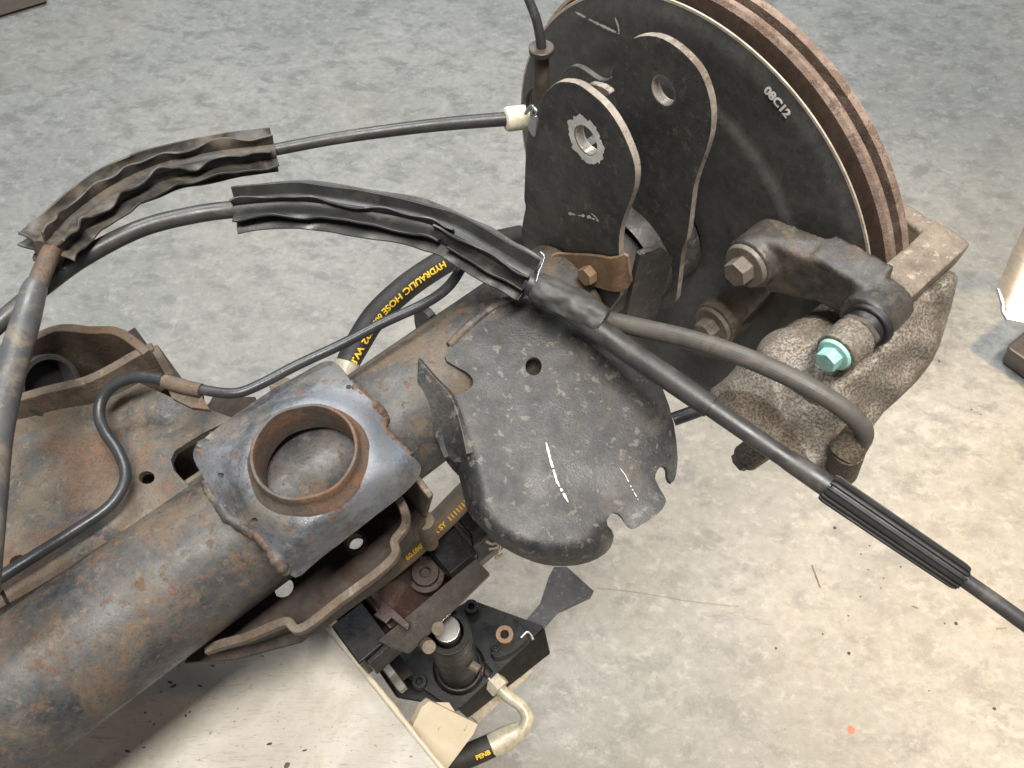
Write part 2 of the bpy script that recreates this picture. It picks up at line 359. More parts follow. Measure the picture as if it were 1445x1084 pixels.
def spline(P, sub=8):
    P = [Vector(p) for p in P]; out = []
    for i in range(len(P) - 1):
        p0 = P[max(0, i - 1)]; p1, p2 = P[i], P[i + 1]; p3 = P[min(len(P) - 1, i + 2)]
        for j in range(sub):
            t = j / sub
            out.append(.5 * ((2 * p1) + (p2 - p0) * t + (2 * p0 - 5 * p1 + 4 * p2 - p3) * t * t + (3 * p1 - p0 - 3 * p2 + p3) * t ** 3))
    out.append(P[-1]); return out
def frames(P, up=None):
    T = [(P[min(i + 1, len(P) - 1)] - P[max(i - 1, 0)]).normalized() for i in range(len(P))]
    a = (up or UP); a = (a - T[0] * a.dot(T[0])).normalized(); F = []
    for i, t in enumerate(T):
        a = (a - t * a.dot(t)).normalized(); F.append((t, a, t.cross(a)))
    return F
def lerpl(L, t):
    x = t * (len(L) - 1); i = min(int(x), len(L) - 2); return L[i] * (1 - x + i) + L[i + 1] * (x - i)
def sweep_bm(bm, P, rad, seg=14, prof=None, caps=True, up=None):
    F = frames(P, up); rings = []
    for i, p in enumerate(P):
        t = i / (len(P) - 1); r = lerpl(rad, t) if isinstance(rad, (list, tuple)) else rad
        _, a, b = F[i]; ring = []
        for j in range(seg):
            th = 2 * math.pi * j / seg
            rr = r * (prof(th, t) if prof else 1)
            ring.append(bm.verts.new(p + (a * math.cos(th) + b * math.sin(th)) * rr))
        rings.append(ring)
    for r0, r1 in zip(rings, rings[1:]):
        for j in range(seg): bm.faces.new((r0[j], r0[(j + 1) % seg], r1[(j + 1) % seg], r1[j]))
    if caps: bm.faces.new(rings[0][::-1]); bm.faces.new(rings[-1])
    return bm
def path(pts): return [hit(x, y, 'u', u) for x, y, u in pts]
def tube(name, pts, wpx, mat, parent, seg=14, sub=8, prof=None, raw=None, **k):
    P = path(pts) if raw is None else [Vector(p) for p in raw]
    rad = [prad(p, w) for p, w in zip(P, wpx if isinstance(wpx, (list, tuple)) else [wpx] * len(P))] if wpx else k.pop('rad')
    Q = spline(P, sub)
    o = finish(name, sweep_bm(bmesh.new(), Q, rad, seg, prof), mat, parent, 50); return o, Q
def cyl_bm(bm, a, b, r0, r1=None, seg=24, rot=0., inner=None):
    r1 = r0 if r1 is None else r1; a, b = Vector(a), Vector(b); t = (b - a).normalized()
    x = t.orthogonal().normalized() if abs(t.dot(UP)) > .9 else (UP - t * UP.dot(t)).normalized(); y = t.cross(x)
    def ring(c, r): return [bm.verts.new(c + (x * math.cos(2 * math.pi * j / seg + rot) + y * math.sin(2 * math.pi * j / seg + rot)) * r) for j in range(seg)]
    A, B = ring(a, r0), ring(b, r1)
    for j in range(seg): bm.faces.new((A[j], A[(j + 1) % seg], B[(j + 1) % seg], B[j]))
    if inner:
        a2, b2 = ring(a, inner), ring(b, inner)
        for j in range(seg):
            k = (j + 1) % seg
            bm.faces.new((B[j], B[k], b2[k], b2[j])); bm.faces.new((b2[j], b2[k], a2[k], a2[j])); bm.faces.new((a2[j], a2[k], A[k], A[j]))
    else: bm.faces.new(A[::-1]); bm.faces.new(B)
    return bm
def cyl(name, a, b, r0, mat, parent, r1=None, seg=24, bev=.0006, rot=0., inner=None):
    o = finish(name, cyl_bm(bmesh.new(), a, b, r0, r1, seg, rot, inner), mat, parent, 35)
    return bevel(o, bev, 2, 40) if bev else o
def hull_bm(bm, pts):
    vs = [bm.verts.new(Vector(p)) for p in pts]; r = bmesh.ops.convex_hull(bm, input=vs)
    dead = [v for v in vs if not v.link_faces]
    if dead: bmesh.ops.delete(bm, geom=dead, context='VERTS')
    return bm
def boxpts(s0, s1, e0, e1, u0, u1): return [W(s, e, u) for s in (s0, s1) for e in (e0, e1) for u in (u0, u1)]
def box(name, s0, s1, e0, e1, u0, u1, mat, parent, bev=.001):
    o = finish(name, hull_bm(bmesh.new(), boxpts(s0, s1, e0, e1, u0, u1)), mat, parent, 30); return bevel(o, bev, 2, 30) if bev else o
def hull(name, pts, mat, parent, bev=.001):
    o = finish(name, hull_bm(bmesh.new(), pts), mat, parent, 30); return bevel(o, bev, 2, 25) if bev else o
def blob(name, prims, mat, parent, voxel=.0016, smooth=6, disp=.0006):
    bm = bmesh.new()
    for k in prims:
        if k[0] == 'c': cyl_bm(bm, W(*k[1]), W(*k[2]), k[3], k[4] if len(k) > 4 else None, 28)
        elif k[0] == 'b': hull_bm(bm, boxpts(*k[1]))
        elif k[0] == 'h': hull_bm(bm, [W(*p) for p in k[1]])
        elif k[0] == 'ball':
            bmesh.ops.create_icosphere(bm, subdivisions=3, radius=k[2], matrix=Matrix.Translation(W(*k[1])))
    bmesh.ops.recalc_face_normals(bm, faces=bm.faces)
    o = finish(name, bm, mat, parent, 0)
    m = o.modifiers.new('remesh', 'REMESH'); m.mode = 'VOXEL'; m.voxel_size = voxel; m.use_smooth_shade = True
    m = o.modifiers.new('smooth', 'SMOOTH'); m.iterations = smooth; m.factor = .6
    if disp:
        t = bpy.data.textures.new(name + '_grain', 'CLOUDS'); t.noise_scale = .012; t.noise_depth = 2
        m = o.modifiers.new('grain', 'DISPLACE'); m.texture = t; m.strength = disp * 2; m.texture_coords = 'LOCAL'
    return o
def hexbolt(parent, p, d, r, h, mat, flange=None, name='bolt', rot=.2):
    d = Vector(d).normalized(); p = Vector(p); bm = bmesh.new()
    if flange: cyl_bm(bm, p, p + d * h * .25, flange, flange * .93, 28)
    cyl_bm(bm, p + d * h * .1, p + d * h, r, r * .96, 6, rot)
    o = finish(name, bm, mat, parent, 30); return bevel(o, min(.0008, r * .08), 2, 30)
def text_bm(body, size, bold=.0):
    cu = bpy.data.curves.new('txt', 'FONT'); cu.body = body; cu.size = size; cu.offset = bold; cu.resolution_u = 3
    o = bpy.data.objects.new('txt', cu); COL.objects.link(o); dg = bpy.context.evaluated_depsgraph_get(); dg.update()
    me = bpy.data.meshes.new_from_object(o.evaluated_get(dg)); bpy.data.objects.remove(o); bm = bmesh.new(); bm.from_mesh(me); bpy.data.meshes.remove(me)
    return bm
def hose_print(name, body, Q, rad, size, start, ang, parent, mat='yellow', flip=False, bold=.0004, up=None, stretch=1.0):
    """lettering laid round the surface of a swept hose: along it from the distance start, at the angle ang"""
    bm = text_bm(body, size, bold); bmesh.ops.subdivide_edges(bm, edges=[x for x in bm.edges if x.calc_length() > .003], cuts=2)
    F = frames(Q, up); L = [0]
    for a, b in zip(Q, Q[1:]): L.append(L[-1] + (b - a).length)
    for v in bm.verts:
        d = start + (v.co.x * stretch) * (-1 if flip else 1); yy = v.co.y * (1 if flip else -1)
        i = 0
        while i < len(L) - 2 and L[i + 1] < d: i += 1
        t = (d - L[i]) / (L[i + 1] - L[i]); p = Q[i].lerp(Q[i + 1], t); a = F[i][1].lerp(F[i + 1][1], t); b = F[i][2].lerp(F[i + 1][2], t)
        th = ang + yy / rad
        v.co = p + (a * math.cos(th) + b * math.sin(th)) * (rad + .0003)
    return finish(name, bm, mat, parent, 0)
def strip(name, px, surf, wpx, mat, parent, lift=.0006, jag=.4):
    """thin raised mark (chalk, scratch) on a surface"""
    P = dens([Vector(p) for p in px], 2.5, False); bm = bmesh.new(); L, Rr = [], []
    for i, p in enumerate(P):
        t = (P[min(i + 1, len(P) - 1)] - P[max(i - 1, 0)]).normalized(); nrm = Vector((-t.y, t.x))
        w = wpx * (.5 + jag * (random.random() - .5)) * min(1, .35 + min(i, len(P) - 1 - i) * .4)
        for lst, sg in ((L, 1), (Rr, -1)):
            q = p + nrm * w * sg; x = surf(q.x, q.y); lst.append(bm.verts.new(x + (CAM - x).normalized() * lift))
    for i in range(len(P) - 1):
        if random.random() > .16: bm.faces.new((L[i], L[i + 1], Rr[i + 1], Rr[i]))
    return finish(name, bm, mat, parent, 0)

# ================================================================== the setting
bm = bmesh.new(); S = 8
vs = [bm.verts.new(p) for p in ((-S, -3, 0), (S, -3, 0), (S, 11, 0), (-S, 11, 0))]; bm.faces.new(vs)
fl = finish('floor', bm, 'floor', None, 0); fl['kind'] = 'structure'

# ================================================================== the axle
ax = thing('rear_axle', 'rusty dark steel rear axle with brackets, brown brake disc and caliper, lying across the jack', 'axle', W(-.3, 0, -.05))
RT = .0398
bm = bmesh.new()
L = [W(-.86 + i * .7635 / 60, 0, 0) for i in range(61)]
sweep_bm(bm, L, RT, 64)
tube_o = finish('axle_tube', bm, 'tube', ax, 50)
bm = bmesh.new(); sweep_bm(bm, [W(-.097 + i * .0107, 0, 0) for i in range(10)], .030, 40); finish('spindle', bm, 'shield', ax, 50)
# weld bead where the tube's seam shows
bm = bmesh.new()
P = [W(-.86 + i * .012, -.0335 + .0006 * math.sin(i * 1.7), .0222 + .0005 * math.sin(i * 2.3)) for i in range(46)]
sweep_bm(bm, P, [.0022 + .0006 * ((i * 7) % 3) / 3 for i in range(46)], 8); finish('weld_bead', bm, 'rustedge', tube_o, 0)

# ---- brake shield (lathe about the axle)
def lathe(name, prof, mat, parent, seg=128, c=(0, 0), closed=False, bump=None, edge_mat=None, axis='s', o=(0, 0, 0), sm=35):
    bm = bmesh.new(); rows = []
    for r, h in prof:
        ring = []
        for j in range(seg):
            t = 2 * math.pi * j / seg; d = bump(r, t) if bump else 0
            ring.append(bm.verts.new(W(o[0] + h + d, o[1] + r * math.cos(t), o[2] + r * math.sin(t)) if axis == 's' else W(o[0] + r * math.cos(t), o[1] + r * math.sin(t), o[2] + h + d)))
        rows.append(ring)
    n = len(rows)
    for i in range(n if closed else n - 1):
        for j in range(seg):
            f = bm.faces.new((rows[i][j], rows[i][(j + 1) % seg], rows[(i + 1) % n][(j + 1) % seg], rows[(i + 1) % n][j]))
            if edge_mat and i in edge_mat: f.material_index = 1
    bmesh.ops.recalc_face_normals(bm, faces=bm.faces)
    return finish(name, bm, mat, parent, sm)
def smst(a, b, x): t = max(0, min(1, (x - a) / (b - a))); return t * t * (3 - 2 * t)
def sh_s(r): return -.0024 * (1 - smst(.1125, .1185, r)) + .0022 * smst(.150, .163, r)
def sh_b(r, t):
    d = 0
    if .06 < r < .112: d -= .0012 * smst(.0, 1, math.sin(3 * t + .4)) * smst(.06, .07, r) * (1 - smst(.100, .111, r))
    return d + .0005 * math.sin(5 * t + r * 60) * smst(.05, .1, r)
rr = [.036 + i * (.1615 - .036) / 44 for i in range(45)]
prof = [(r, sh_s(r)) for r in rr] + [(.1630, sh_s(.163)), (.1632, sh_s(.163) + .0009), (.1600, sh_s(.163) + .0018)] + [(r, sh_s(r) + .0018) for r in rr[::-4]]
shield = lathe('brake_shield', prof, ['shield', 'shieldedge'], ax, 160, bump=sh_b, edge_mat=(44, 45), sm=50)
bm = text_bm('08C12', .0064, .0003)
for v in bm.verts:
    # set along a chord that follows the shield's rim
    r0 = .1508; th = math.radians(74.3) - (v.co.x * 1.12) / r0; r = r0 + v.co.y
    v.co = W(sh_s(r) - .0007, r * math.cos(th), r * math.sin(th))
stamp = finish('stamped_number', bm, 'chalk', shield, 0); stamp['label'] = 'white stamped date code 08C12'
ssurf = sp_('s', -.0009)
strip('chalk_mark', [(812, 17), (838, 31), (874, 48)], ssurf, 3.2, 'chalk', shield); strip('chalk_mark', [(874, 48), (872, 36), (868, 25)], ssurf, 2.2, 'chalk', shield)

# ---- brake disc
disc = lathe('brake_disc', [(.060, .0125), (.1655, .0125), (.168, .0145), (.168, .0182), (.160, .0184), (.120, .0184), (.060, .0184)], ['rotor', 'rotorrim'], ax, 160, edge_mat=(1, 2, 3), sm=30)
lathe('outer_plate', [(.060, .0245), (.160, .0245), (.1682, .0246), (.1684, .0300), (.1660, .0308), (.060, .0308)], ['rotor', 'rotorrim'], disc, 160, edge_mat=(1, 2, 3), sm=30)
bm = bmesh.new()
for k in range(36):
    t = 2 * math.pi * k / 36; d = EE * math.cos(t) + UP * math.sin(t); q = EE * -math.sin(t) + UP * math.cos(t)
    hull_bm(bm, [CC + N * s + d * r + q * w for s in (.0183, .0247) for r in (.075, .150) for w in (-.002, .002)])
finish('cooling_vanes', bm, 'rotor', disc, 30)
lathe('hub', [(.0001, .055), (.058, .055), (.060, .050), (.062, .0125), (.06, .010)], 'rotor', disc, 48)
lathe('axle_flange', [(.0390, -.05), (.0402, -.046), (.0405, -.03), (.0405, -.012), (.04, -.008), (.039, -.006)], 'plate', ax, 64)

# ---- the two upright bracket plates
PA = [(786, 116), (798, 115), (815, 118), (833, 131), (853, 148), (871, 173), (884, 199), (895, 228), (897, 248), (895, 266), (888, 287), (879, 310), (874, 330), (873, 352), (876, 440), (800, 445), (752, 420), (742, 352), (735, 332), (738, 309), (742, 292), (739, 282), (740, 261), (741, 228), (743, 190), (750, 170), (759, 156), (763, 140), (773, 126)]
sA, sB = -.095, -.036
hA = seu(hit(827, 198, 's', sA)); hB = seu(hit(936, 128, 's', sB))
plA = sheet('bracket_plate', PA, sp_('s', sA), .0044, 'plate', ax, [circ_px(*hA, .0088)], 12, 1, 'plateedge', .0005)
plA['label'] = 'nearer upright plate with a bare metal ring round its hole'
PB = [(889, 56), (908, 50), (930, 52), (952, 64), (970, 80), (986, 98), (997, 122), (1004, 151), (1004, 180), (999, 204), (988, 235), (979, 261), (976, 285), (972, 320), (968, 342), (962, 350), (958, 390), (953, 432), (935, 438), (880, 420), (868, 300), (866, 150), (862, 110), (872, 75)]
plB = sheet('bracket_plate', PB, sp_('s', sB), .0044, 'plate', ax, [circ_px(*hB, .0090)], 12, 1, 'plateedge', .0005)
for pl, h in ((plA, hA), (plB, hB)):
    cyl('threaded_sleeve', W(h[0] + .0002, h[1], h[2]), W(h[0] + .0062, h[1], h[2]), .0104, 'threads', pl, inner=.0084, bev=0, seg=32)
    for k in range(3):
        cyl('thread', W(h[0] + .0010 + k * .0018, h[1], h[2]), W(h[0] + .0018 + k * .0018, h[1], h[2]), .0086, 'threads', pl, inner=.0081, bev=0, seg=32)
# bare worn ring
bm = bmesh.new(); n = 72; a, b = [], []
for j in range(n):
    t = 2 * math.pi * j / n; ro = .0142 + .0022 * noise.noise(Vector((math.cos(t) * 3, math.sin(t) * 3, .3))) + .0022 * (random.random() - .6); ri = .0089
    a.append(bm.verts.new(W(sA - .0003, hA[1] + ri * math.cos(t), hA[2] + ri * math.sin(t)))); b.append(bm.verts.new(W(sA - .0003, hA[1] + ro * math.cos(t), hA[2] + ro * math.sin(t))))
for j in range(n): bm.faces.new((a[j], a[(j + 1) % n], b[(j + 1) % n], b[j]))
finish('worn_ring', bm, 'wornring', plA, 0)
strip('chalk_mark', [(802, 301), (815, 304), (828, 305), (845, 312)], sp_('s', sA), 3, 'chalk', plA, jag=1.2); strip('chalk_mark', [(845, 312), (840, 306), (834, 301)], sp_('s', sA), 2.4, 'chalk', plA)
# shelf and gusset that tie the plates to the tube
hull('plate_gusset', [W(-.0895, .043, .082), W(-.0895, .047, .082), W(-.070, .043, .074), W(-.070, .047, .074), W(-.054, .043, .050), W(-.054, .047, .050), W(-.054, .043, -.01), W(-.054, .047, -.01), W(-.0895, .043, -.01), W(-.0895, .047, -.01)], 'scoop', ax)
hull('plate_gusset', [W(-.09, -.03, .09), W(-.09, -.03, .03), W(-.04, -.03, .09), W(-.04, -.03, .03), W(-.09, -.036, .09), W(-.09, -.036, .03), W(-.04, -.036, .09), W(-.04, -.036, .03)], 'plate', ax)
sheet('shield_stay', [(772, 150), (790, 105), (805, 92), (820, 95), (850, 118), (868, 104), (868, 165), (820, 190), (780, 180)], sp_('s', -.022), .004, 'plate', ax, (), 12, 2)
sheet('stay_tongue', [(828, 118), (846, 121), (858, 128), (861, 134), (856, 137), (842, 130), (828, 128)], sp_('s', -.07), .004, 'plateedge', ax, (), 8, 1)

# ---- rusty clip bolted to the plate
csurf = lambda x, y: hit(x, y, 's', -.0985 - .010 * smst(800, 762, x) + .004 * smst(868, 886, x))
clip = sheet('cable_clip', [(760, 388), (773, 366), (785, 358), (797, 359), (835, 360), (866, 366), (885, 357), (888, 377), (891, 405), (873, 414), (850, 409), (816, 398), (790, 388), (779, 378), (768, 390)], csurf, .0022, 'clip', ax, (), 8, 1)
q = hit(835, 385, 's', -.0985); hexbolt(clip, q, -N + UP * .1, .0066, .007, 'clip', None, 'bolt', .3)

# ---- scoop shaped bracket hood over the tube
SN = (EE * .20 + UP).normalized(); SP0 = W(0, 0, .0435)
FOLD = [(596, 530), (620, 580), (641, 640), (652, 690), (660, 728), (690, 768), (740, 793), (800, 801), (850, 787), (868, 762)]
def dline(x, y, L): 
    d = 1e9; q = Vector((x, y))
    for a, b in zip(L, L[1:]):
        a, b = Vector(a), Vector(b); ab = b - a; t = max(0, min(1, (q - a).dot(ab) / ab.length_squared)); d = min(d, (q - a - ab * t).length)
    return d
RGT = [(930, 530), (949, 585), (957, 640), (955, 668)]
def ssc(x, y):
    p = hit_plane(x, y, SP0, SN); d = dline(x, y, FOLD); k = max(0, 1 - d / 34); dr = max(0, 1 - dline(x, y, RGT) / 60)
    push = .020 * (1 - math.sqrt(max(0, 1 - k * k))) + .008 * k * k + .004 * dr * dr
    push += .0012 * noise.noise(Vector((x * .012, y * .012, 0)))
    return p + (p - CAM).normalized() * push
SCO = [(626, 507), (633, 488), (660, 462), (695, 434), (740, 418), (800, 424), (850, 450), (900, 495), (930, 535), (949, 585), (957, 640), (955, 667), (950, 682), (942, 677), (942, 660), (932, 657), (923, 672), (930, 688), (939, 702), (940, 709), (933, 722), (912, 736), (893, 748), (884, 744), (876, 726), (864, 722), (854, 738), (867, 752), (864, 770), (850, 786), (822, 797), (790, 800), (760, 796), (730, 784), (700, 767), (680, 745), (662, 728), (655, 705), (650, 680), (642, 655), (630, 640), (622, 600), (640, 560), (644, 558), (664, 549), (669, 538), (662, 527), (645, 518)]
hc = (753, 517)
scoop = sheet('hood_bracket', SCO, ssc, .0030, 'scoop', ax, [[(hc[0] + 11.5 * math.cos(t * math.pi / 10), hc[1] + 13 * math.sin(t * math.pi / 10)) for t in range(20)]], 9, 1, None, .0006, 60)
# flange of the hood on its left side
def ribbon(name, top, bot, thick, mat, parent, bev=.0008, sub=5, rows=4, side=1):
    T = spline(top, sub); B = spline(bot, sub); bm = bmesh.new(); G = []
    for a, b in zip(T, B): G.append([bm.verts.new(a.lerp(b, j / rows)) for j in range(rows + 1)])
    for i in range(len(G) - 1):
        for j in range(rows): bm.faces.new((G[i][j], G[i + 1][j], G[i + 1][j + 1], G[i][j + 1]))
    o = finish(name, bm, mat, parent, 40)
    m = o.modifiers.new('solid', 'SOLIDIFY'); m.thickness = thick; m.offset = 0
    return bevel(o, bev, 2, 50)
fl_top = [hit_plane(x, y, SP0, SN) for x, y in ((592, 505), (615, 532), (640, 560), (655, 600), (664, 640))]
fl_bot = [hit(x, y, 'u', u) for x, y, u in ((590, 540, .037), (600, 575, .030), (614, 612, .020), (630, 645, .008), (650, 668, .0))]
ribbon('hood_flange', fl_top, fl_bot, .005, 'scoop', scoop)
strip('chalk_mark', [(770, 622), (777, 650), (786, 680), (802, 709)], ssc, 2.8, 'chalk', scoop, .0010); strip('scratch', [(875, 661), (882, 670), (892, 690), (901, 706)], ssc, 1.4, 'chalk', scoop, .0010)
bm = bmesh.new(); P = [hit_plane(x, y, SP0, SN) - UP * .0015 for x, y in ((634, 486), (660, 460), (697, 432), (735, 416))]
sweep_bm(bm, spline(P, 10), [.0028, .0034, .003, .0026], 8); finish('weld_bead', bm, 'rustplate', scoop, 0)

# ---- small ear behind the tube
sheet('rear_ear', [(583, 445), (586, 438), (596, 438), (608, 452), (612, 470), (588, 475)], sp_('s', -.172), .006, 'scoop', ax, (), 8, 1)

# ---- spring seat: pad, ring, flange
RCs = [seu(hit(x, y, 'u', .067)) for x, y in ((355, 640), (508, 640), (430, 568), (430, 713))]; RC = (sum(q[0] for q in RCs) / 4, sum(q[1] for q in RCs) / 4)
def psurf(x, y):
    p = hit(x, y, 'u', .0545); s, e, u = seu(p); r = math.hypot(s - RC[0], e - RC[1])
    lift = .0050 * (1 - smst(.033, .046, r)) + .0008 * noise.noise(Vector((x * .03, y * .03, 0)))
    d1 = dline(x, y, [(272, 640), (321, 593), (381, 551), (438, 520), (468, 509)]); d2 = dline(x, y, [(541, 584), (556, 620), (592, 654)]); d3 = dline(x, y, [(592, 654), (512, 713), (403, 802)]); d4 = dline(x, y, [(403, 802), (378, 770), (348, 744), (300, 700), (272, 645)])
    drop = max(.013 * max(0, 1 - d1 / 40) ** 2, .016 * max(0, 1 - d4 / 56) ** 2) + .014 * max(0, 1 - d2 / 44) ** 2 + .010 * max(0, 1 - d3 / 26) ** 2
    fy = [a for a in FOLDL if a[0] >= x]; below = 0
    for (xa, ya), (xb, yb) in zip(FOLDL, FOLDL[1:]):
        if xb <= x <= xa: below = y - (ya + (yb - ya) * (x - xa) / (xb - xa))
    if below > 0: drop += .010 - .010 * max(0, 1 - d3 / 26) ** 2 + .020 * (min(below * .8, 27) / 27) ** 1.15
    return p + UP * lift + (p - CAM).normalized() * drop
FOLDL = [(600, 647), (592, 653), (560, 678), (512, 713), (468, 746), (430, 778), (403, 802), (395, 810)]
PADO = [(279, 626), (321, 593), (381, 551), (416, 533), (438, 520), (456, 510), (468, 509), (482, 518), (491, 533), (509, 553), (530, 570), (541, 584), (537, 600), (556, 620), (575, 640), (590, 650), (595, 660), (590, 676), (572, 696), (522, 734), (480, 767), (442, 797), (420, 816), (409, 812), (400, 800), (391, 792), (378, 770), (364, 752), (348, 744), (320, 726), (300, 700), (288, 675), (273, 650), (272, 636)]
smallh = lambda x, y, r: [(x + r * math.cos(t * math.pi / 6), y + r * .8 * math.sin(t * math.pi / 6)) for t in range(12)]
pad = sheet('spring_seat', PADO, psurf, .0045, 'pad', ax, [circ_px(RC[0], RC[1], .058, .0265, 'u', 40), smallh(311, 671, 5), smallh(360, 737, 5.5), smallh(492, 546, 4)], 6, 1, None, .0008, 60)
ring = lathe('seat_ring', [(.0256, .046), (.0256, .0690), (.0261, .0702), (.0274, .0702), (.0281, .069), (.0283, .0655), (.0290, .0628), (.0310, .0610), (.0325, .0585), (.030, .054)], 'ringrust', pad, 72, axis='u', o=(RC[0], RC[1], 0), bump=lambda r, t: .0006 * math.sin(3 * t + 1) + .0004 * math.sin(7 * t))
for wp in ([(402, 803), (390, 790), (378, 770), (364, 753), (348, 744), (320, 727), (300, 701), (289, 677)], [(493, 537), (509, 555), (530, 572), (540, 586), (538, 602), (556, 622), (576, 642)]):
    bm = bmesh.new(); P = spline([psurf(x, y) - UP * .0035 for x, y in wp], 8)
    sweep_bm(bm, P, .0034, 10, prof=lambda th, t: 1 + .30 * noise.noise(Vector((math.cos(th), math.sin(th), t * 16))) + .10 * math.sin(t * 90)); finish('weld_bead', bm, 'rustplate', pad, 0)
# ---- channel under the spring seat
LIP = [(562, 702, .012), (571, 722, .008), (570, 742, .0), (556, 762, -.004), (557, 780, -.006), (536, 803, -.008), (480, 845, -.010), (424, 886, -.012), (404, 876, -.010), (380, 884, -.012), (346, 898, -.016), (310, 908, -.02), (288, 916, -.024)]
lt = [hit(x, y, 'u', u) for x, y, u in LIP]
lb = [W(*(lambda q: (q[0], q[1] - .006, -.050))(seu(p))) for p in lt]
chan = ribbon('lower_channel', [p - UP * .005 for p in lt], lb, .0040, 'shaderust', ax, .0008, 6)
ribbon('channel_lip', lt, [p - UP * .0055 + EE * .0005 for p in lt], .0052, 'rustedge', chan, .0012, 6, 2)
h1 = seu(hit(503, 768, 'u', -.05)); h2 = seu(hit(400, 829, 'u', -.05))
sheet('channel_floor', [(590, 640), (600, 735), (556, 800), (480, 862), (424, 905), (330, 930), (260, 935), (330, 820), (450, 700)], sp_('u', -.05), .004, 'shaderust', chan, [circ_px(*h1, .0052, 'u', 18), circ_px(*h2, .0062, 'u', 18)], 14, 0, None, 0)
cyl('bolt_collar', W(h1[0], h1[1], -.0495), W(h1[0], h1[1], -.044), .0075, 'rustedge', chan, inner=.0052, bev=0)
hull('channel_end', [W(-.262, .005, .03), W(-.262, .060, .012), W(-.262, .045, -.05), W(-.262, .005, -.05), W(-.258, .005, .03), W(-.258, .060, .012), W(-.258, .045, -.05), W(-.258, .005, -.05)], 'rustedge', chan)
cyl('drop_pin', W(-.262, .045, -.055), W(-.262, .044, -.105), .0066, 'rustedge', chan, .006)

# ---- rear bracket at the left: plate, walls, bush
def bsurf(x, y):
    p = hit(x, y, 'u', .029); k = max(0, 1 - dline(x, y, [(-30, 585), (24, 570), (100, 550), (150, 532), (190, 520)]) / 34)
    d = noise.noise(Vector((x * .02, y * .02, 1.7))) * .0012 - .007 * k * k * k
    return p + (p - CAM).normalized() * d
BO = [(-40, 600), (24, 572), (100, 552), (150, 536), (185, 535), (240, 560), (290, 576), (332, 591), (352, 602), (345, 640), (300, 680), (268, 704), (200, 742), (100, 800), (40, 836), (-40, 880)]
open_ = [(322, 594), (285, 612), (247, 636), (241, 649), (245, 663), (266, 686), (286, 673), (310, 665), (340, 625), (336, 600)]
rb = sheet('rear_bracket', BO, bsurf, .0045, 'rustplate', ax, [open_, smallh(207, 674, 11.5), smallh(28, 795, 15), [(233, 712), (236, 715), (266, 694), (263, 690)], [(0, 838), (12, 858), (16, 853), (4, 832)]], 11, 0, None, .0008, 55)
wt = [hit(x, y, 'u', u) for x, y, u in ((-30, 575, .044), (24, 561, .045), (62, 550, .046), (100, 541, .047), (124, 534, .047), (155, 519, .048), (188, 500, .049), (215, 487, .049))]
wb = [W(*(lambda q: (q[0] - .0, q[1] + .003, .012))(seu(p))) for p in wt]
ribbon('front_wall', wt, wb, .0060, 'rustedge', rb, .001)
rt = [hit(x, y, 'u', .050) for x, y in ((-30, 500), (15, 487), (46, 476), (75, 464), (100, 462), (124, 465), (155, 465), (173, 471), (193, 485), (206, 497))]
rbt = [W(*(lambda q: (q[0], q[1] + .002, -.048))(seu(p))) for p in rt]
ribbon('back_wall', rt, rbt, .0056, 'rustedge', rb, .001)
et = [hit(x, y, 'u', u) for x, y, u in ((216, 488, .049), (226, 505, .044), (240, 530, .034))]
eb = [W(*(lambda q: (q[0], q[1] + .003, .0))(seu(p))) for p in et]
ribbon('end_wall', et, eb, .0050, 'rustedge', rb, .001)
box('bracket_floor', -.60, -.335, -.215, -.036, -.054, -.050, 'shaderust', rb, 0)
sheet('bracket_floor', [(300, 560), (360, 560), (370, 640), (300, 720), (262, 690), (250, 655), (256, 640)], sp_('u', -.045), .003, 'shaderust', rb, (), 14, 0, None, 0)
bc = seu(hit(50, 556, 'u', .028))
bo_ = hit(62, 545, 'u', .030); bd_ = (N * .45 + UP * .35 + EE * .62).normalized()
bush = cyl('bush', bo_ - bd_ * .012, bo_ + bd_ * .008, .0190, 'cable', rb, seg=48, inner=.0155)
cyl('bush_shade_disc', bo_ - bd_ * .011, bo_ - bd_ * .004, .0155, 'rubber', bush, seg=40)  # dark disc added for the shade inside the bush's hole
# pipe clip tab
ctab = sheet('pipe_clip', [(232, 528), (262, 535), (284, 546), (286, 562), (296, 578), (270, 575), (243, 562), (237, 550)], sp_('u', .053), .003, 'rustedge', rb, [[(250, 536), (250, 544), (265, 548), (267, 541)]], 7, 0)
sheet('rear_tab', [(378, 540), (392, 532), (410, 533), (418, 545), (392, 562), (384, 560)], sp_('u', .02), .006, 'rustedge', ax, (), 8, 1)

# ---- caliper carrier
b1 = (-.035, .0865, .0665); b2 = (-.032, .080, -.006)
ZB = [(-.022, .158, .088), (.048, .156, .088)]
car = blob('caliper_carrier', [
    ('c', (-.036, b1[1], b1[2]), (-.008, b1[1], b1[2]), .0165), ('c', (-.034, b2[1], b2[2]), (-.008, b2[1], b2[2]), .0165),
    ('h', [(-.030, .082, .083), (-.026, .12, .092), (-.010, .12, .098), (-.010, .082, .084), (-.030, .100, .050), (-.026, .128, .064), (-.010, .128, .060), (-.010, .1, .05)]),
    ('h', [(-.026, .115, .094), (-.026, .152, .098), (-.006, .152, .104), (-.006, .115, .098), (-.026, .122, .064), (-.026, .158, .072), (-.006, .158, .072), (-.006, .122, .062)]),
    ('h', [(-.028, .078, .055), (-.028, .105, .055), (-.010, .078, .055), (-.010, .105, .055), (-.028, .068, 0), (-.028, .094, 0), (-.010, .068, 0), (-.010, .094, 0)]),
    
    ('c', (-.034, .160, .086), (-.010, .160, .086), .0150)], 'bracket_cast', ax, .0015, 5)
